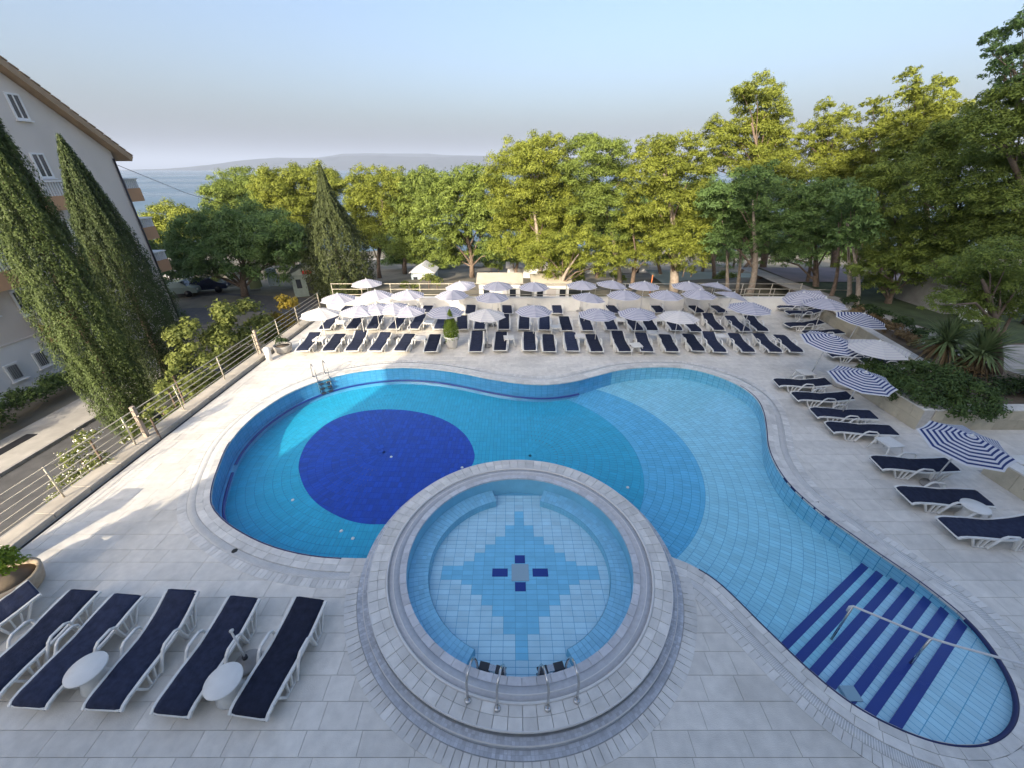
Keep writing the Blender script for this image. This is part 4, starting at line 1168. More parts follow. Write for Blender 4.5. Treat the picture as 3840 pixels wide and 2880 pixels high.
trees = [
 ('round sunlit pine beyond the apartment block at the water side', [(360,490,34),(400,478,34),(440,492,30),(350,530,30),(395,520,34)], 52, (395,600), -5, 'pine3', .22, 'bark'),
 ('dark broad umbrella pine with leaning trunk over the parked cars', [(385,545,38),(440,515,42),(490,498,42),(545,492,45),(600,512,42),(645,528,30),(470,552,42),(540,550,45),(600,560,40),(400,580,30),(450,590,30),(640,560,26)], 38.5, (527,640), -3, 'pine2', .34, 'bark'),
 ('sunlit pine in the back row left of the dark conifer', [(480,425,28),(515,410,30),(550,405,30),(530,450,40),(580,455,38),(500,470,34)], 60, (530,600), -6, 'pine', .25, 'bark'),
 ('sunlit pine of the back row behind the dark umbrella pine', [(590,405,32),(635,395,32),(680,395,32),(620,440,42),(670,450,42),(720,410,30),(640,490,40)], 56, (640,600), -6, 'pine3', .25, 'bark'),
 ('pine just right of the dark conifer in the back row', [(790,405,28),(825,398,30),(860,405,30),(800,450,40),(850,460,42),(830,505,40),(790,500,34)], 50, (825,620), -4, 'pine3', .25, 'bark'),
 ('pine in the back row left of centre with dense low crown', [(885,400,26),(920,400,28),(895,440,36),(900,490,38),(870,530,36),(905,545,30)], 48, (880,620), -3, 'pine', .25, 'bark'),
 ('sunlit pine with dark hollow under its crown above the low hut', [(945,410,32),(985,398,32),(1025,402,32),(1060,410,28),(950,455,38),(1000,455,42),(1055,460,36),(960,510,34),(1040,500,34),(970,560,30),(1060,545,24),(985,525,28)], 42, (1020,600), -2, 'pine', .26, 'bark'),
 ('tall dense pine left of centre with sloping bare trunk', [(1115,335,28),(1150,325,28),(1190,325,28),(1105,375,38),(1155,370,42),(1205,375,36),(1085,430,30),(1135,430,44),(1190,430,44),(1110,480,36),(1160,490,42),(1210,490,36),(1095,530,28),(1135,540,34)], 35, (1165,600), -1, 'pine3', .24, 'bark_p'),
 ('tall pine right of centre with pale bare trunk', [(1255,325,26),(1285,318,26),(1325,325,24),(1265,365,38),(1310,370,40),(1350,375,24),(1245,415,34),(1290,425,42),(1340,425,30),(1270,480,38),(1320,490,34)], 34, (1338,600), -1, 'pine', .2, 'bark_p'),
 ('low pine branch tree whose trunk stands behind the front parasols', [(1215,545,30),(1175,565,30),(1250,525,30),(1290,545,30),(1320,570,24),(1230,585,26),(1275,575,26),(1190,595,20),(1160,545,26)], 30, (1210,640), -.6, 'pine3', .2, 'bark_p'),
 ('sunlit pine with thick forked pale trunk', [(1400,325,22),(1430,320,26),(1480,325,26),(1505,345,20),(1395,370,34),(1440,375,42),(1490,380,38),(1395,430,36),(1450,435,44),(1500,435,34),(1400,480,26),(1445,490,40),(1495,485,34),(1440,535,36),(1485,540,32),(1510,520,20)], 31.5, (1457,625), -.6, 'pine3', .36, 'bark_p'),
 ('pine between the pale trunks with yellow green lower branches', [(1365,480,28),(1385,520,30),(1365,555,28),(1400,555,22)], 33, (1368,620), -.8, 'pine3', .2, 'bark'),
 ('tallest sunlit pine of the middle with squared top', [(1605,200,20),(1635,190,22),(1668,205,20),(1620,230,28),(1655,240,28),(1685,260,18),(1550,285,28),(1590,290,34),(1640,290,38),(1680,300,22),(1560,325,30),(1610,335,42),(1665,335,36),(1540,360,26),(1640,375,40),(1695,385,26),(1690,430,26)], 34, (1640,620), -.6, 'pine3', .3, 'bark'),
 ('dark shaded pine under the tallest one', [(1640,385,30),(1560,420,36),(1600,430,42),(1645,430,36),(1545,465,34),(1595,480,42),(1645,490,34),(1560,520,30),(1620,525,30)], 29, (1622,625), -.5, 'pine2', .26, 'bark_p'),
 ('slender pine with open pointed top behind the shaded ones', [(1780,235,16),(1800,260,20),(1830,258,18),(1760,280,22),(1735,300,18),(1800,300,30),(1840,300,20),(1750,335,30),(1800,345,36),(1850,345,22),(1725,380,28),(1780,390,40),(1830,395,36)], 34, (1785,620), -.6, 'pine3', .26, 'bark'),
 ('shaded pine with twin dark trunks right of the parasols', [(1725,430,30),(1770,425,36),(1815,430,36),(1740,475,36),(1790,480,40),(1835,475,34),(1700,500,28),(1750,525,30),(1800,520,28),(1680,555,22),(1720,555,24)], 28, (1765,620), -.4, 'pine2', .24, 'bark'),
 ('bushy pine with sunlit yellow tip in the right back row', [(1885,225,14),(1890,250,18),(1910,275,22),(1880,300,24),(1930,290,26),(1900,335,36),(1860,355,30),(1880,400,40)], 33, (1890,620), 0, 'pine3', .24, 'bark'),
 ('tall pine with ragged sunlit tip on the right', [(1960,165,16),(1975,195,20),(1955,220,24),(2000,215,26),(2035,185,18),(2050,215,18),(1990,255,34),(1945,270,26),(2030,260,28),(2070,235,20),(1975,300,36),(2020,310,34)], 29, (1985,640), 0, 'pine3', .26, 'bark'),
 ('dense shaded pine right of the twin trunks', [(1935,340,40),(1985,335,44),(1910,385,44),(1960,395,50),(1890,430,44),(1940,455,48),(1870,480,36),(1920,500,42),(1975,495,36)], 27, (1905,650), .2, 'pine', .26, 'bark'),
 ('broad shaded pine filling the right side', [(2040,310,44),(2090,290,48),(2030,370,52),(2090,370,56),(2000,430,48),(2060,440,52),(2020,495,44),(2080,500,46),(2120,450,50),(1990,540,38)], 23, (2010,680), .6, 'pine', .3, 'bark'),
 ('near pine at the right frame edge with layered branches', [(2150,230,40),(2200,215,44),(2130,290,48),(2190,290,52),(2230,260,50),(2150,360,54),(2210,370,56),(2170,430,54),(2230,440,56),(2140,500,48),(2200,510,50)], 20, (2215,720), .7, 'pine', .34, 'bark'),
 ('pine top at the upper right corner with a leaning tip', [(2135,90,15),(2155,80,16),(2145,112,17),(2180,120,20),(2160,150,22),(2200,155,28),(2210,60,20),(2225,40,26),(2185,185,26),(2220,110,30),(2235,180,34)], 20.5, (2245,700), .7, 'pine2', .3, 'bark'),
 ('low bright pine over the yuccas with thick dark trunk', [(2045,590,32),(2085,575,36),(2130,560,40),(2180,560,44),(2060,625,38),(2110,620,46),(2165,620,48),(2215,600,44),(2040,655,26),(2085,665,38),(2140,665,40),(2195,665,42),(2120,695,24)], 14.6, (2138,805), .73, 'pine', .24, 'bark'),
 ('small shaded pine behind the garden railing', [(1850,560,26),(1890,555,30),(1925,575,28),(1870,600,26),(1905,615,24),(1845,590,18),(1880,640,18),(1960,560,34),(1990,590,28)], 24, (1905,690), .5, 'pine', .2, 'bark'),
 ('far pine glimpsed between the trunks right of the hut', [(1240,470,26),(1215,440,26),(1260,500,26)], 55, (1240,600), -5, 'pine2', .22, 'bark'),
 ('far pine behind the forked trunk', [(1530,440,30),(1500,500,34),(1535,490,34),(1520,540,24)], 48, (1515,600), -4, 'pine', .22, 'bark'),
 ('far dark pine behind the conifer and the hut', [(870,545,34),(900,570,30),(855,580,26)], 62, (875,620), -5.5, 'pine2', .22, 'bark'),
 ('far dark pine behind the sloping bare trunk', [(1070,560,36),(1100,580,30),(1040,575,26)], 63, (1070,620), -5.5, 'pine2', .22, 'bark'),
 ('far dark pine filling the gap behind the branching low pine', [(1150,545,30),(1185,520,34),(1210,560,28)], 60, (1180,620), -5.5, 'pine2', .22, 'bark'),
 ('far dark pine behind the pale bare trunk', [(1330,540,34),(1350,500,34),(1310,570,26)], 61, (1335,620), -5.5, 'pine2', .22, 'bark'),
 ('far pine at the gap between the forked trunk and the tallest pine', [(1560,560,28),(1590,530,30)], 60, (1575,620), -5.5, 'pine2', .22, 'bark'),
 ('far pine seen through the shaded stand', [(1840,520,34),(1870,480,34),(1800,540,30)], 58, (1840,620), -5.2, 'pine2', .22, 'bark'),
 ('far dark pine left of the sunlit pine with dark hollow', [(940,560,30),(965,590,24),(1010,590,26)], 60, (960,625), -5.5, 'pine2', .22, 'bark'),
 ('pine of the second line behind the dense pine left of centre', [(1080,470,34),(1120,500,36),(1160,470,34),(1100,540,30)], 44, (1110,620), -3, 'pine', .22, 'bark'),
 ('pine of the second line behind the forked trunk', [(1380,450,34),(1420,500,36),(1460,470,34),(1410,545,28)], 44, (1425,620), -3, 'pine2', .22, 'bark'),
 ('pine of the second line between the forked trunk and the tall squared pine', [(1510,420,30),(1530,460,34),(1560,500,34)], 42, (1540,620), -2.5, 'pine', .22, 'bark'),
 ('pine of the second line behind the pale bare trunk', [(1240,460,34),(1280,500,34),(1310,440,32),(1345,490,30)], 45, (1290,620), -3, 'pine2', .22, 'bark'),
 ('shaded pine filling the stand above the garden path', [(1930,520,44),(1990,560,40),(1900,560,34),(2030,550,40),(1960,600,30)], 25, (1965,690), .6, 'pine', .24, 'bark'),
 ('shaded low pine before the grey shed at the right', [(2080,520,50),(2140,500,50),(2200,540,50),(2040,560,40)], 21.5, (2110,690), .7, 'pine', .26, 'bark'),
 ('far dark pine below the slender pine', [(1690,500,34),(1720,470,34),(1660,540,30),(1700,545,28)], 46, (1590,610), -3, 'pine2', .2, 'bark'),
]
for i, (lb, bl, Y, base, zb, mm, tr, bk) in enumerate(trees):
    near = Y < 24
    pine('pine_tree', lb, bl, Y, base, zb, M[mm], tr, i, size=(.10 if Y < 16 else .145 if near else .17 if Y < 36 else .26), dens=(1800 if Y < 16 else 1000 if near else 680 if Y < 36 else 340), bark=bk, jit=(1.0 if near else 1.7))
# bare extra trunks with light tufts in the shaded stand
for i, (px, py, Y, zb, lb) in enumerate([(1577,612,30,-.6,'thin grey pine trunk left of the leaning pair in the shaded stand'),(1600,612,31,-.6,'dark thin pine trunk beside the grey leaning trunk'),(1747,615,29,-.4,'dark pine trunk behind the garden railing, left one of two'),
        (1802,625,25.5,-.1,'slim dark pine trunk behind the tilted parasols'),(1855,640,23.5,.2,'grey trunk curving behind the striped parasol at the wall'),(1835,640,24.2,.2,'dark leaning trunk just left of the curving grey one')]):
    b = up(px * K, py * K, Y); bb = [(px + rnd.uniform(-15, 15), 480 + rnd.uniform(-20, 20), 28), (px + rnd.uniform(-20, 20), 520, 24), (px + rnd.uniform(-20, 20), 440, 30)]
    pine('pine_tree', lb, bb, Y, (px, py), zb, M['pine2'], .15, 60 + i, size=.24, dens=260, bark='bark_p' if 'grey' in lb else 'bark')

def cone_tree(name, label, x, y, zb, h, prof, m, n, size, seed, cat='tree', group=None, droop=0.0, trunk_r=.2, upright=True):
    rs = np.random.default_rng(seed); t = empty(name, (x, y, zb), label=label, cat=cat, group=group)
    zf = rs.random(n) ** .85; a = rs.random(n) * 2 * math.pi
    r = np.interp(zf, [p[0] for p in prof], [p[1] for p in prof])
    lump = 1 + .09 * np.sin(a * 6 + zf * 5 + seed) + .08 * np.sin(a * 11 - zf * 9) * np.sin(zf * 38 + a * 2) + .07 * np.sin(a * 17 + zf * 13) + .05 * np.sin(zf * 70 + a * 5)
    rad = r * lump * (1 - .45 * rs.random(n) ** 2.5) + rs.normal(size=n) * .03
    z = zf * h + rs.normal(size=n) * .08 - droop * rad
    C = np.stack([rad * np.cos(a), rad * np.sin(a), z], 1)
    Nn = np.stack([np.cos(a), np.sin(a), np.full(n, .45)], 1) + rs.normal(size=(n, 3)) * .5
    tint = np.clip(.5 + .35 * (lump - 1) / .2 + rs.normal(size=n) * .2, 0, 1)
    link('crown', leaves_mesh('crown', C, Nn, size, m, .45, tint, rs, upright), None, t)
    MB().tube([(0, 0, 0), (0, 0, h * .93)], [trunk_r, .02], 8).build('trunk', M['bark'], t)
    return t
CYP = [(0, .75), (.08, .95), (.3, 1.0), (.5, .85), (.7, .58), (.85, .34), (.95, .14), (1, .02)]
cone_tree('cypress_tree', 'taller sunlit cypress beside the railing leaning toward the frame edge', -18.0, 15.9, -3, 16.2, [(a, b * 1.22 * (.72 if a == 0 else .85 if a < .1 else 1)) for a, b in CYP], M['cyp'], 130000, .095, 1, group='cypresses by the railing')
cone_tree('cypress_tree', 'dark green cypress in front of the apartment gable', -18.9, 19.6, -3, 12.1, [(a, b * 1.6) for a, b in CYP], M['cyp_d'], 105000, .095, 2, group='cypresses by the railing')
FIR = [(0, .8), (.12, .95), (.3, 1.0), (.45, .9), (.58, .66), (.68, .46), (.78, .26), (.88, .14), (.95, .06), (1, .01)]
p = up(1285, 1050, 38); cone_tree('conifer_tree', 'dark conical conifer with pointed top behind the railing corner', p.x, 38, -2.5, 10.7, [(a, b * 2.9) for a, b in FIR], leaf_mat('conifer_foliage', (.04, .055, .022), (.11, .135, .045), .9, .2), 45000, .2, 3, droop=.15)

def shrub(name, label, lobes, m, size, dens, seed, cat='shrub', group=None, flowers=0, stem=True, flat=1.0, aspect=.6):
    rs = np.random.default_rng(seed); x0 = float(np.mean([l[0] for l in lobes])); y0 = float(np.mean([l[1] for l in lobes])); z0 = min(l[2] - l[3] for l in lobes)
    if group == 'broad leaved shrubs below the railing': z0 = -3.0
    t = empty(name, (x0, y0, z0), label=label, cat=cat, group=group)
    L_ = []
    for l in lobes: L_ += sub_lobes(*l, rs, k=8, f=.5, flat=.9)
    C, Nn, T_ = lobes_points(L_, dens, rs, flat)
    link('foliage', leaves_mesh('foliage', C - np.array([x0, y0, z0]), Nn, size, m, aspect, T_, rs), None, t)
    if flowers:
        s = rs.choice(len(C), flowers, replace=False)
        link('blossom', leaves_mesh('blossom', C[s] - np.array([x0, y0, z0]) + Nn[s] * .05, Nn[s], size * .5, M['flower'], .9, None, rs), None, t, kind='stuff')
    if stem:
        for l in lobes: MB().tube([(l[0]-x0, l[1]-y0, 0), (l[0]-x0+.05, l[1]-y0, l[2]-z0)], [.05, .03], 6).build('stem', M['bark'], t)
    return t
def px_lobes(Y, L_):
    out = []
    for px, py, r in L_:
        c = up(px * K, py * K, Y); out.append((c.x, c.y, c.z, r * K * proj(*c)[2] / FPX))
    return out
gs = 'broad leaved shrubs below the railing'
for lb_, ls_ in (('broad leaved shrub against the dark cypress behind the railing', [(-14.4,15.6,-.7,1.0),(-14.9,16.8,.1,1.0),(-14.0,16.6,-1.3,1.0),(-15.4,17.6,1.1,.9),(-14.2,17.4,-.2,.8)]),
        ('tallest broad leaved shrub in the middle behind the railing', [(-14.4,18.6,.2,1.0),(-14.6,19.6,1.3,.9),(-14.0,19.0,-1.0,1.1),(-15.2,19.4,.2,1.0),(-13.9,19.9,.0,.8)]),
        ('broad leaved shrub beside the yellow leaved one', [(-14.3,21.2,.2,.95),(-13.8,21.6,-.9,1.0),(-15.0,21.8,1.1,.9),(-15.6,20.8,.2,.9)]),
        ('low broad leaved shrub under the fence rails before the dark cypress', [(-13.7,14.2,-1.2,.8),(-14.3,13.6,-1.7,.9),(-13.5,15.1,-1.0,.7)])):
    shrub('shrub', lb_, ls_, M['shrub'], .17, 620, 31 + len(ls_) + int(-ls_[0][1]), group=gs, stem=False)
shrub('shrub', 'yellow leaved shrub near the white parasol at the railing', px_lobes(23.2, [(620,660,24),(612,695,28),(640,705,22),(600,725,24)]), M['shrub_y'], .16, 900, 34, group=gs)
shrub('shrub', 'low green shrub growing through the railing beside the cypresses', px_lobes(14.2, [(360,840,22),(345,880,22),(370,810,14)]), M['shrub'], .13, 500, 35, group=gs)
shrub('shrub', 'low shrub at the railing gap next to the paired gate posts', px_lobes(11.0, [(300,925,24),(280,945,18),(320,900,16)]), M['shrub'], .12, 500, 36, group=gs, flowers=40)
shrub('flowering_shrub', 'white flowering shrub spilling over the near railing', px_lobes(9.6, [(190,950,26),(170,990,34),(220,1000,28),(150,1040,30),(195,1045,28),(125,1075,18)]), M['shrub'], .09, 1300, 37, flowers=700, group=None)
shrub('hedge', 'clipped dark hedge along the foot of the apartment building', [(-24.3 - .03 * k, 12.5 + k * 1.0, -2.35, .9) for k in range(12)], M['bush'], .14, 620, 38, cat='hedge', stem=False)
shrub('shrub', 'rounded shrub at the left frame edge before the apartment building', [(-23.6, 13.2, -2.3, .8), (-23.9, 14.2, -2.1, .8)], M['shrub'], .14, 420, 39)
# planting on the garden side
shrub('trailing_shrub', 'dark trailing shrub hanging over the planter wall', [(14.5, 14.1, .95, .7), (14.3, 13.2, .95, .8), (14.4, 12.3, .95, .75), (15.4, 12.6, 1.1, .8), (16.2, 12.2, .95, .75), (15.4, 13.6, 1.15, .75), (15.0, 11.6, .75, .55), (16.0, 11.5, .75, .55), (14.2, 12.9, .6, .5)], M['bush'], .13, 1500, 41, stem=False, aspect=.4)
shrub('shrub', 'dark low shrub behind the planter wall at the right frame edge', [(18.3, 12.6, 1.0, .6), (19.2, 12.8, 1.0, .65), (17.6, 12.9, .95, .5)], M['shrub_d'], .13, 1200, 42, stem=False, aspect=.4)
shrub('shrub', 'reddish brown dry shrub at the foot of the yuccas', [(17.5, 14.2, .9, .42), (18.2, 14.0, .9, .38)], M['yucca_b'], .12, 520, 43, stem=False)
shrub('shrub', 'brown dry shrubbery along the top of the sloping wall', [(18.4 + k * .12, 15.2 + k * .9, .9, .42) for k in range(8)], M['yucca_b'], .13, 900, 44, stem=False)
shrub('shrub', 'dark green undergrowth along the garden path', [(19.5 + k * .1, 15.5 + k * 1.3, .95, .5) for k in range(7)], M['shrub_d'], .15, 900, 45, stem=False)
def yucca(label, x, y, z, h, r, n, seed):
    rs = np.random.default_rng(seed); r *= 1.22; n = int(n * 1.3); t = empty('yucca', (x, y, z), label=label, cat='yucca', group='yuccas in the garden bed')
    MB().tube([(0, 0, 0), (.05, 0, h * .5), (0, .03, h)], [.12, .09, .1], 9).build('trunk', M['bark_p'], t)
    for nm, mm, k0, e0, e1 in (('leaves', 'yucca', n, -.35, 1.45), ('dead_leaves', 'yucca_b', n // 5, -1.2, -.5)):
        V = []; F = []; tt = []
        for k in range(k0):
            a = rs.random() * 2 * math.pi; e = rs.uniform(e0, e1); L_ = r * rs.uniform(.75, 1.1); w = .035
            d = Vector((math.cos(a) * math.cos(e), math.sin(a) * math.cos(e), math.sin(e))); s = Vector((-math.sin(a), math.cos(a), 0)) * w
            b0 = Vector((0, 0, h + rs.uniform(-.12, .1))); m_ = b0 + d * L_ * .55; tip = b0 + d * L_ - Vector((0, 0, .16 * L_ * (1.2 - e * .5)))
            i = len(V); V += [b0 - s * .6, b0 + s * .6, m_ + s, m_ - s, tip]; F += [(i, i+1, i+2, i+3), (i+3, i+2, i+4, i+4)]; tt += [rs.random()] * 5
        F = [f if len(set(f)) == 4 else f[:3] for f in F]
        me = bpy.data.meshes.new(nm); me.from_pydata(V, [], F); me.update(); me.materials.append(M[mm]); set_tint(me, tt); link(nm, me, None, t)
yucca('left yucca of the pair above the trailing shrub', 17.25, 14.75, .72, 1.25, .95, 190, 1)
yucca('right yucca of the pair, leaning over the brown dry shrub', 18.35, 14.35, .72, .95, 1.05, 210, 2)
yucca('low spiky yucca cut by the right frame edge', 19.2, 11.95+.6, .72, .75, 1.1, 200, 3)

for k, (px, py, Y, rr) in enumerate([(925,605,33,18),(1478,580,30.5,17),(880,620,36,16),(1240,600,36,14),(1330,600,38,14),(1060,575,46,16),(640,600,46,18),(1560,600,40,18),(1690,600,38,18)]):
    shrub('shrub', ('low olive shrub beyond the terrace, ' + ['left of the overlapping parasols','round one right of the forked trunk','beneath the dark conifer','behind the branching low pine','behind the pale bare trunk','behind the low huts','beyond the kiosk roof','under the tallest pine','beyond the garden railing'][k]), px_lobes(Y, [(px, py, rr), (px + rr, py + 4, rr * .8)]), M['shrub' if k in (0, 1, 2) else 'pine'], .2, 420, 70 + k, group='shrubs under the pines')
# pots
def pot(label, x, y, r, h, m, plabel, leaf, lobes, size=.09, dens=900):
    t = empty('planter', (x, y, .012), label=label, cat='planter')
    MB().lathe([(r * .72, 0), (r * .9, h * .25), (r, h * .8), (r * 1.02, h), (r * .86, h), (r * .84, h * .8), (.001, h * .78)], 28).build('bowl', m, t)
    MB().lathe([(r * .83, 0), (.001, .02)], 20, (0, 0, h * .80)).build('soil', M['soil'], t)
    shrub('potted_plant', plabel, [(x + a, y + b, .012 + h + c, d) for a, b, c, d in lobes], leaf, size, dens, int(abs(x * 10)), cat='plant', stem=False)
pot('round stone pot at the near end of the railing', -10.62, 5.45, .52, .42, M['terracotta'], 'bright green shrub in the round stone pot by the grey pillar', M['lime'], [(-.05, .05, .3, .36), (.15, .1, .35, .32), (-.2, .1, .42, .3), (.0, .0, .55, .26)], .10, 1300)
p = at(*z8(822, 1010), 0); pot('pale round stone pot on the deck beside the poolside loungers', p.x, p.y, .45, .42, M['coping'], 'dark leafy plant in the pale round stone pot', M['shrub_d'], [(0, 0, .05, .3)], .08)
p = at(1060, 1325, 0); pot('grey stone pot by the railing left of the first lounger', p.x, p.y + .15, .42, .38, M['concrete'], 'green plant in the grey stone pot by the railing', M['shrub_d'], [(-.1, 0, .25, .28), (.1, 0, .2, .22)], .09)
p = at(1012, 1350, 0); o = MB().lathe([(.14, 0), (.15, .55), (.12, .62), (.001, .64)], 16, (p.x, p.y, .012)).build('waste_bin', M['whitepot'], None, label='slim white bin at the railing beside the grey stone pot', cat='bin')
p = at(*z6(1497, 842), 0)
cp = empty('planter', (p.x, p.y + .3, .012), label='white planter tub holding the conical shrub in the front row', cat='planter')
MB().lathe([(.24, 0), (.34, .55), (.36, .56), (.36, .62), (.30, .62), (.29, .5), (.001, .49)], 32).build('tub', M['whitepot'], cp)
cone_tree('conical_shrub', 'bright lime conical shrub in the white planter tub', p.x, p.y + .3, .5, 1.35, [(0, .3), (.15, .36), (.35, .36), (.6, .25), (.85, .1), (1, .01)], M['lime'], 5200, .075, 9, cat='shrub', trunk_r=.03)


# ------------------------------------------------------------------ lower ground, road, park, sea, island
V = []; F = []; xs = np.r_[np.linspace(-140, -13, 40), np.linspace(-12.4, 60, 42), np.linspace(64, 160, 14)]; ys = np.r_[np.linspace(-6, 24, 14), np.linspace(25.1, 90, 60), np.linspace(95, 140, 10)]
def gz(x, y):
    left = -3.0
    if y < 25: 
        return left if x < -12.3 else -3.4
    f = min(1, max(0, (y - 25) / 75)); c = -.75 - 10.6 * f ** 1.25
    l = -3.0 - 8.4 * min(1, max(0, (y - 40) / 60)) ** 1.2
    w = min(1, max(0, (x + 16) / 5)); z = l * (1 - w) + c * w
    w2 = min(1, max(0, (x - 16) / 5)); z2 = min(.55, z + 1.4) if y < 34 else z + 1.2 * max(0, 1 - (y - 34) / 12)
    z = z * (1 - w2) + z2 * w2
    if y > 100: z = -11.4 - (y - 100) * .04
    return z
for y in ys:
    for x in xs: V.append((x, y, gz(x, y) + (.12 * math.sin(x * .5) * math.cos(y * .6) if y > 30 else 0)))
nx_ = len(xs)
for j in range(len(ys) - 1):
    for i in range(nx_ - 1): F.append((j*nx_+i, j*nx_+i+1, (j+1)*nx_+i+1, (j+1)*nx_+i))
link('ground', mesh_np('ground', V, F, M['ground'], True), kind='structure')
def flat(name, pts, z, m): return link(name, poly_mesh(name, [pts], z, m), kind='structure')
flat('access_road', [(-20.6, -6), (-12.5, -6), (-12.5, 24), (-16, 24.2), (-20.6, 24.2)], -2.985, M['asphalt'])
kb = empty('path_kerb', (-20.7, 0, -3), kind='structure')
for k in range(20): MB().box((-.12, -6 + k * 1.5 + .01, 0), (.0, -6 + (k+1) * 1.5 - .01, .14)).build('kerb_stone', M['concrete'], kb)
flat('footpath', [(-23.3, -6), (-20.82, -6), (-20.82, 24), (-23.3, 24)], -2.90, M['path'])
MB().box((-22.6, 13.4, -2.9), (-22.1, 15.3, -2.885)).build('drain_cover', M['black'], None, label='long dark drain cover in the footpath below the hedge', cat='drain cover')
flat('parking_road', [(-30, 30), (-12, 29), (-11, 36), (-31, 40)], -2.97, M['asphalt'])


link('beach', mesh_np('beach', [(-140, 84, -10.2), (160, 84, -10.2), (160, 112, -12.3), (-140, 112, -12.3)], [(0, 1, 2, 3)], M['beach']), kind='structure')
link('promenade', mesh_np('promenade', [(-40, 52, -4.9), (90, 50, -4.3), (90, 60, -5.9), (-40, 62, -6.4)], [(0, 1, 2, 3)], mat('promenade_paving', (.22, .21, .19), .9, .15, 1)), kind='structure')
sm = mat('sea_surface', (.05, .10, .15), .18, 0, 1, 0, 1, spec=.5)
N = sm.node_tree.nodes; L = sm.node_tree.links
tc = N.new('ShaderNodeTexCoord'); mp = N.new('ShaderNodeMapping'); mp.inputs['Scale'].default_value = (.0006, .006, 1)
n1 = N.new('ShaderNodeTexNoise'); n1.inputs['Scale'].default_value = 1; n1.inputs['Detail'].default_value = 4
L.new(tc.outputs['Object'], mp.inputs[0]); L.new(mp.outputs[0], n1.inputs['Vector'])
mr = N.new('ShaderNodeMapRange'); mr.inputs[1].default_value = .4; mr.inputs[2].default_value = .62; mr.inputs[3].default_value = .2; mr.inputs[4].default_value = .34
L.new(n1.outputs['Fac'], mr.inputs[0]); L.new(mr.outputs[0], N['Principled BSDF'].inputs['Roughness'])
n2 = N.new('ShaderNodeTexNoise'); n2.inputs['Scale'].default_value = .5; n2.inputs['Detail'].default_value = 6; L.new(tc.outputs['Object'], n2.inputs['Vector'])
bp = N.new('ShaderNodeBump'); bp.inputs['Strength'].default_value = .2; bp.inputs['Distance'].default_value = .3; L.new(n2.outputs['Fac'], bp.inputs['Height']); L.new(bp.outputs[0], N['Principled BSDF'].inputs['Normal'])
V = []; F = []
for j, y in enumerate([100, 300, 1000, 4000, 12000, 29500]):
    for x in (-29500, -8000, -1000, 1000, 8000, 29500): V.append((x, y, -12.0))
for j in range(5):
    for i in range(5): F.append((j*6+i, j*6+i+1, (j+1)*6+i+1, (j+1)*6+i))
link('sea', mesh_np('sea', V, F, sm), kind='structure')
def island(name, prof, Y, m, seed):
    rs = np.random.default_rng(seed); V = []; F = []
    n = 160; xs = np.linspace(prof[0][0], prof[-1][0], n); hs = np.interp(xs, [p[0] for p in prof], [p[1] for p in prof])
    nz = np.cumsum(rs.normal(size=n)) ; nz -= np.linspace(nz[0], nz[-1], n); k = 9
    for i in range(n):
        base = up(xs[i], 640, Y); top = up(xs[i], hs[i], Y); h = max(1, top.z + 12 + nz[i] * 2.0)
        for j in range(k):
            f = j / (k - 1); V.append((base.x + (rs.normal() * 10 if 0 < j < k-1 else 0), Y - 500 + 500 * f + rs.normal() * 20 * (j not in (0, k-1)), -12.5 + h * (f ** .8) * (1 + .05 * rs.normal() * (0 < j < k-1))))
        V.append((base.x, Y + 700, -12.5))
    k += 1
    for i in range(n - 1):
        for j in range(k - 1): F.append((i*k+j, (i+1)*k+j, (i+1)*k+j+1, i*k+j+1))
    link(name, mesh_np(name, V, F, m, True), kind='structure')
im = mat('island_scrub', (.025, .032, .035), .95, .3, .004, 0, 1)
island('island_hills', [(520, 636), (640, 633), (780, 622), (900, 605), (980, 597), (1100, 592), (1210, 592), (1290, 588), (1400, 584), (1600, 590), (1850, 586), (2100, 592), (2500, 596), (3200, 605), (4200, 620)], 6000, im, 1)
island('far_island_hills', [(1100, 604), (1250, 584), (1290, 577), (1380, 574), (1600, 576), (1750, 583), (1950, 588), (2300, 590), (3000, 600), (4200, 615)], 7200, im, 2)

# ------------------------------------------------------------------ apartment building on the left
BX = -27.0
ap = empty('apartment_building', (BX, 20, -3), label='grey apartment building with sloping gable roof and peach balconies', cat='building')
def bl(p): return (p[0] - BX, p[1] - 20, p[2] + 3)
def bbox(mb, a, b): return mb.box(bl(a), bl(b))
mb = MB(); prof = [(31.1, -3.4), (31.1, 9.0), (20, 17.2), (8.9, 9.0), (8.9, -3.4)]
n = len(prof); v = [bl((BX, y, z)) for y, z in prof] + [bl((BX - 14, y, z)) for y, z in prof]
mb.add(v, [tuple(range(n))[::-1], tuple(range(n, 2*n))] + [(i, (i+1) % n, (i+1) % n + n, i + n) for i in range(n)])
mb.build('wall', M['pl_grey'], ap)
bbox(MB(), (BX, 8.9, -3.4), (BX + .10, 21.6, -.32)).build('plinth', M['pl_white'], ap)
bbox(MB(), (BX, 8.9, -.32), (BX + .14, 21.65, -.24)).build('string_course', M['pl_grey'], ap)
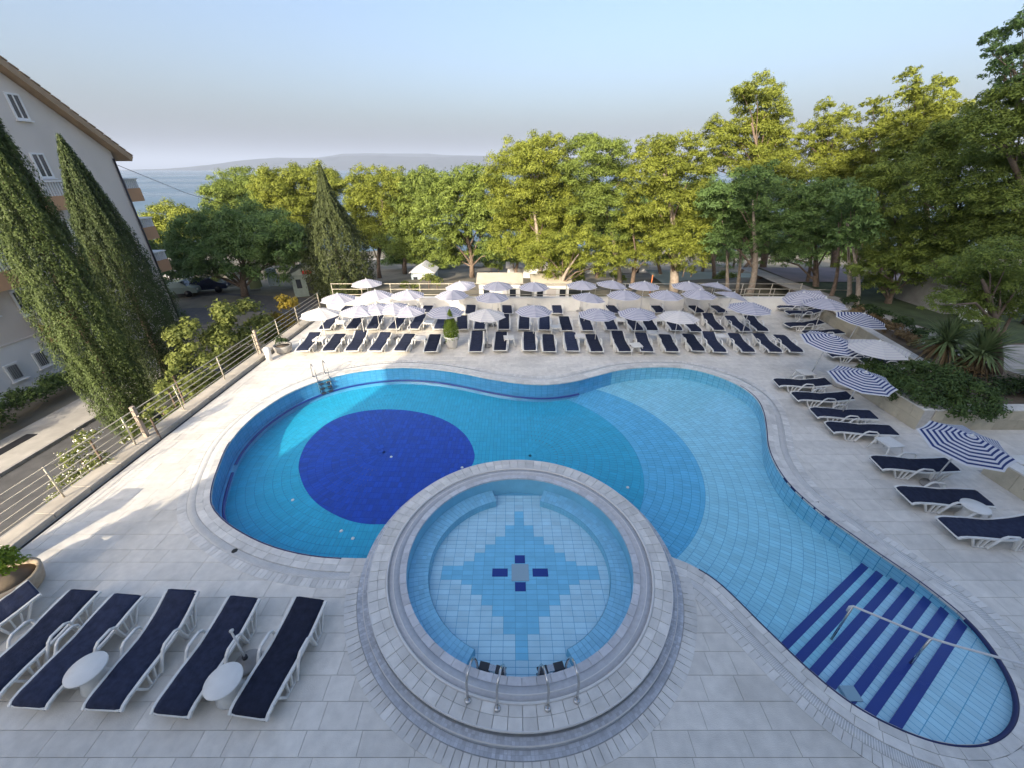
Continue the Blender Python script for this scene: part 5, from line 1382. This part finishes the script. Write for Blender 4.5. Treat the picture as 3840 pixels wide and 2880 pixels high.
for s, (y0, z0, y1, z1) in enumerate(((31.9, 8.45, 19.95, 17.3), (8.1, 8.45, 20.05, 17.3))):
    d = Vector((y1 - y0, z1 - z0)).normalized(); nn = Vector((-d.y, d.x)) * (.34 if s == 0 else .34)
    if nn.y < 0: nn = -nn
    q = [(y0, z0), (y1, z1), (y1 + nn.x, z1 + nn.y), (y0 + nn.x, z0 + nn.y)]
    mb = MB(); v = [bl((BX + .55, y, z)) for y, z in q] + [bl((BX - 14.5, y, z)) for y, z in q]
    mb.add(v, [(0,1,2,3), (7,6,5,4), (0,4,5,1), (1,5,6,2), (2,6,7,3), (3,7,4,0)]); rf = mb.build('roof', mat('roof_verge', (.36, .26, .17), .85, .12, 2), ap)
    for k in range(30):
        a = Vector((y0, z0)) + nn + d * (k * .5); b_ = a + d * .48
        if k * .5 > (Vector((y1, z1)) - Vector((y0, z0))).length - .4: break
        mb = MB(); q2 = [(a.x, a.y + .05), (b_.x, b_.y + .0), (b_.x + nn.x * .1, b_.y + .05), (a.x, a.y + .11)]
        v = [bl((BX + .58, y, z)) for y, z in q2] + [bl((BX - 14.5, y, z)) for y, z in q2]
        mb.add(v, [(0,1,2,3), (7,6,5,4), (0,4,5,1), (1,5,6,2), (2,6,7,3), (3,7,4,0)]); mb.build('tile_course', M['rooftile'], rf)
def window(y0, z0, w, h, grille=False, white=False):
    o = .02 + (.10 if y0 < 21.6 and z0 < -.4 else 0); X = BX + o
    f = MB(); t = .09
    for a, b in (((X-.02, y0-t, z0-t), (X+.05, y0+w+t, z0)), ((X-.02, y0-t, z0+h), (X+.05, y0+w+t, z0+h+t)), ((X-.02, y0-t, z0), (X+.05, y0, z0+h)), ((X-.02, y0+w, z0), (X+.05, y0+w+t, z0+h))): bbox(f, a, b)
    f = f.build('window', M['frame_w'], ap)
    bbox(MB(), (X - .01, y0, z0), (X + .012, y0 + w, z0 + h)).build('pane', M['frame_w'] if white else M['glass'], f)
    bbox(MB(), (X, y0 - .15, z0 - .16), (X + .14, y0 + w + .15, z0 - .1)).build('sill', M['pl_white'], f)
    if grille:
        g = MB()
        for k in range(5): bbox(g, (X + .05, y0 + w * (k + .5) / 5 - .012, z0), (X + .07, y0 + w * (k + .5) / 5 + .012, z0 + h))
        g.build('grille', M['shutter'], f)
    else:
        if not white: bbox(MB(), (X + .012, y0 + w / 2 - .03, z0), (X + .045, y0 + w / 2 + .03, z0 + h)).build('mullion', M['frame_w'], f)
window(26.1, 10.45, .55, 1.05); window(25.85, 7.6, .6, 1.1)
window(19.1, -2.05, .5, .75, True); window(20.55, -1.95, .5, .78, True); window(16.6, -2.1, .5, .75, True); window(19.0, 1.3, 1.1, 1.1, white=True)
window(19.2, 3.9, 2.4, 1.5, True); window(21.3, .9, 1.2, 1.2, True); window(25.0, 4.0, .9, 1.2); window(28.2, 1.0, .8, 1.1); window(27.6, 4.3, .8, 1.1)
def balcony(x0, x1, y0, y1, z0, zp, zr, face='x'):
    b = bbox(MB(), (x0, y0, z0), (x1, y1, zp)).build('balcony', M['peach'], ap)
    bbox(MB(), (x0, y0 - .03, zr - .08), (x1 + .03, y1 + .03, zr)).build('handrail', M['frame_w'], b)
    mb = MB()
    for k in range(int((y1 - y0) / .16)):
        y = y0 + .06 + k * .16; bbox(mb, (x1 - .1, y, zp), (x1 - .03, y + .07, zr - .08))
    for k in range(int((x1 - x0) / .16)):
        x = x0 + .06 + k * .16; bbox(mb, (x, y0 + .03, zp), (x + .07, y0 + .1, zr - .08)); bbox(mb, (x, y1 - .1, zp), (x + .07, y1 - .03, zr - .08))
    mb.build('balustrade', M['frame_w'], b)
balcony(BX, BX + 1.1, 17.6, 21.6, 2.5, 3.4, 4.25); balcony(BX, BX + .9, 21.65, 23.4, -.9, .15, 1.0)
balcony(BX, BX + .7, 24.9, 26.2, 5.85, 6.6, 7.4); balcony(BX, BX + .7, 25.2, 26.6, 2.5, 3.2, 3.9)
for z in (5.9, 3.3, .9): balcony(BX - 4, BX - .15, 31.1, 32.5, z, z + .85, z + 1.5)
MB().tube([bl((BX + .08, 31.0, -3)), bl((BX + .08, 31.0, 8.6))], .06, 8).build('downpipe', M['black'], ap)
bbox(MB(), (BX + .9, 21.9, .15), (BX + .96, 23.2, .85)).build('red_towel', M['red'], ap)

# hotel behind the viewer: its bulk throws the long shade over the pool
ho = empty('hotel_building', (0, -1.7, 0), label='hotel block behind the pool deck whose shadow covers the pool', cat='building')
def hblock(x0, x1, zt, y1=0, dz=18): MB().box((x0, -dz, 0), (x1, y1, zt)).build('wall', M['hotel'], ho)
hblock(-13.4, 24, 6.3); hblock(-16.5, -1.6, 18.7, -7.3); hblock(-1.6, 24, 28, -7.3)  # upper blocks stepped back and cut short to let sky light onto the deck

# ------------------------------------------------------------------ cars, huts and small things in the park
def car(label, x, y, z, rz, col):
    t = empty('parked_car', (x, y, z), rz, label=label, cat='car', group='cars parked beyond the apartment building')
    paint = mat('car_paint', col, .25, spec=.6)
    side = [(-2.05,.35),(-2.1,.75),(-1.95,.92),(-1.1,1.0),(-.65,1.42),(.75,1.45),(1.35,1.0),(2.0,.85),(2.1,.6),(2.05,.35)]
    mb = MB(); n = len(side); v = []
    for s, w in ((-1, .84), (1, .84)):
        for px, pz in side: v.append((px, s * (w - (.16 if pz > 1.1 else 0)), pz))
    mb.add(v, [tuple(range(n)), tuple(range(n, 2*n))[::-1]] + [((i+1) % n, i, i + n, (i+1) % n + n) for i in range(n)])
    bev(mb.build('body', paint, t), .06, 2)
    g = MB()
    for s in (-1, 1):
        g.add([(-1.0, s*.80, 1.03), (1.2, s*.80, 1.03), (.72, s*.70, 1.38), (-.6, s*.70, 1.36)], [(0,1,2,3)])
    g.add([(1.33, -.72, 1.03), (1.33, .72, 1.03), (.82, .64, 1.41), (.82, -.64, 1.41)], [(0,1,2,3)]); g.add([(-1.14, -.72, 1.03), (-1.14, .72, 1.03), (-.7, .64, 1.39), (-.7, -.64, 1.39)], [(0,1,2,3)])
    gl = g.build('window_glass', M['glass'], t)
    for sx in (-1.3, 1.3):
        for sy in (-1, 1):
            MB().tube([(sx, sy*.72, .32), (sx, sy*.88, .32)], .32, 16).build('wheel', M['black'], t)
    for sy in (-1, 1): MB().box((2.04, sy*.6-.14, .62), (2.11, sy*.6+.14, .74)).build('headlight', M['whitepot'], t)
for lb, px, py, rz, c in (('pale green parked car nearest the corner of the apartment building', 668, 1108, .25, (.42, .50, .45)), ('white parked car behind the pale green one', 640, 1070, .1, (.65, .65, .65)), ('dark blue parked car under the umbrella pine', 778, 1092, .3, (.03, .04, .10))):
    p = at(px, py, -2.95); car(lb, p.x, p.y, -2.97, rz, c)
def gable_hut(name, label, x, y, z, w, d, h, rh, wm, rm, rz=0, cat='hut', sign=None):
    t = empty(name, (x, y, z), rz, label=label, cat=cat)
    MB().box((-w/2, -d/2, 0), (w/2, d/2, h)).build('wall', wm, t)
    mb = MB(); e = .2
    v = [(-w/2-e, -d/2-e, h), (w/2+e, -d/2-e, h), (w/2+e, d/2+e, h), (-w/2-e, d/2+e, h), (0, -d/2-e, h+rh), (0, d/2+e, h+rh)] if rz >= 0 and rh > .5 else [(-w/2-e, -d/2-e, h), (w/2+e, -d/2-e, h), (w/2+e, d/2+e, h), (-w/2-e, d/2+e, h), (-w/2-e, 0, h+rh), (w/2+e, 0, h+rh)]
    mb.add(v, [(0,1,4), (2,3,5), (1,2,5,4), (3,0,4,5), (0,3,2,1)] if rh > .5 else [(0,1,5,4), (2,3,4,5), (1,2,5), (3,0,4), (0,3,2,1)]); mb.build('roof', rm, t)
    MB().box((-.35, -d/2-.03, 0), (.35, -d/2-.003, min(1.9, h*.85))).build('door', M['black'] if sign else M['pl_grey'], t)
    for sx in (-1, 1): MB().box((sx*w*.32-.22, -d/2-.03, h*.4), (sx*w*.32+.22, -d/2-.003, h*.8)).build('window', M['glass'], t)
    if sign: MB().box((-.5, -d/2-.28, h+.1), (.3, -d/2-.22, h+.4)).build('sign_board', sign, t)
    return t
p = at(1180, 1092, -2.9); gable_hut('kiosk', 'grey green kiosk with gable roof and red sign left of the conifer', p.x, p.y, -2.95, 3.2, 3.2, 2.1, .9, mat('grey_green_wall', (.22, .27, .25), .7, .1), mat('grey_green_roof', (.30, .35, .33), .7, .1), .35, 'kiosk', M['red'])
beige = mat('beige_felt_roof', (.46, .42, .34), .9, .1, 2)  # the roof felt's own even beige
gable_hut('low_hut', 'low white hut with beige roof behind the railing, left one of two', -.9, 30.3, -1.2, 3.0, 2.8, 1.9, .45, M['whitewall'], beige, 0, 'hut')
gable_hut('low_hut', 'low white hut with beige roof next to the leaning front trunk, right one', 2.9, 30.6, -1.2, 2.6, 2.8, 1.75, .45, M['whitewall'], beige, 0, 'hut')
p = at(1500, 1035, -3); gable_hut('beach_hut', 'white beach hut with dark openings seen between the pines', 2.5, 47, -4.4, 6.0, 3, 2.6, .4, M['pl_white'], M['pl_grey'], 0, 'hut')
gable_hut('beach_hut', 'pale low beach building behind the thick trunks', 13, 52, -5, 8.0, 3, 2.6, .4, M['pl_white'], M['pl_grey'], 0, 'hut')
gable_hut('beach_hut', 'small bluish white stand left of the pine with the dark hollow', -9.5, 44, -3.9, 2.4, 2.4, 2.2, .8, mat('pale_blue_paint', (.45, .55, .60), .6), M['pl_white'], 0, 'hut')
gable_hut('garden_shed', 'grey shed with pale box at its side behind the yuccas', 26.5, 23.5, .7, 4.2, 3.2, 1.5, .5, M['concrete'], mat('grey_shed_roof', (.25, .25, .24), .8, .1), 0, 'shed')
bev(MB().box((24.6, 20.6, .72), (25.4, 21.2, 1.6)).build('white_box', M['whitepot'], None, label='white utility box on the lawn before the grey shed', cat='utility box'), .02)
def board(name, label, px, py, w, h, m, tilt=.15):
    p = at(px, py, -2.95); t = empty(name, (p.x, p.y, -2.95), .3, label=label, cat='stand')
    for s in (-1, 1):
        v = [(-w/2, s*.35, 0), (w/2, s*.35, 0), (w/2, s*.03, h), (-w/2, s*.03, h)]; v2 = [(a, b + .03 * s, c) for a, b, c in v]
        MB().add(v + v2, [(0,1,2,3), (7,6,5,4), (0,4,5,1), (1,5,6,2), (2,6,7,3), (3,7,4,0)]).build('panel', m, t)
board('folding_stand', 'yellow green folding panel stand under the umbrella pine', 962, 1080, 1.0, 2.0, mat('yellow_green_panel', (.42, .48, .25), .7))
board('folding_stand', 'white folding board near the trunk of the umbrella pine', 895, 1072, 1.4, 1.9, M['whitepot'])
board('folding_stand', 'small pale blue folding board left of the kiosk', 1030, 1068, .9, 1.7, mat('pale_blue_panel', (.5, .6, .66), .7))
flat('green_court', [(15, 34), (27, 34), (27, 44), (15, 46)], .02 - 2.1, mat('grey_green_court', (.24, .29, .26), .9, .08, .5))
flat('mauve_paving', [(20.5, 29), (40, 29), (40, 33.8), (20.5, 33.8)], .78, mat('mauve_paving', (.26, .22, .23), .9, .15, 1))
gr = empty('garden_railing', (15.4, 26.2, .0), label='cream garden railing with crossbars behind the tilted pale parasol', cat='railing')
for z in (.35, .7, 1.05): MB().tube([(0, 0, z), (6.5, -.5, z)], .022, 6).build('rail', M['fence'], gr)
for k in range(8): MB().tube([(k * .93, -k * .07, -.6), (k * .93, -k * .07, 1.08)], .022, 6).build('post', M['fence'], gr)
op = at(*z7(1240, 405), .0)
MB().tube([(op.x, op.y, .01), (op.x, op.y, 1.7)], .035, 8).build('orange_post', mat('orange_paint', (.55, .16, .04), .6), None, label='thin orange post between two middle row parasols', cat='post')
wi = MB(); pts = [(-26.9, 31.1, 8.2), (-26.4, 36, 6.2), (-25.0, 44, 3.8), (-23.6, 50, 3.2)]
wi.tube(pts, .02, 5).build('overhead_cable', M['black'], None, label='thin cable running from the apartment roof corner to the trees', cat='cable')

# ------------------------------------------------------------------ haze: the air between here and the islands
hm = bpy.data.materials.new('haze'); hm.use_nodes = True
N = hm.node_tree.nodes; L = hm.node_tree.links; N.remove(N['Principled BSDF'])
pv = N.new('ShaderNodeVolumePrincipled'); pv.inputs['Color'].default_value = (.58, .68, .88, 1); pv.inputs['Density'].default_value = .00014; pv.inputs['Anisotropy'].default_value = .0
L.new(pv.outputs[0], N['Material Output'].inputs['Volume'])
MB().box((-30000, -60, -14), (30000, 30000, 420)).build('haze', hm, None, kind='stuff')
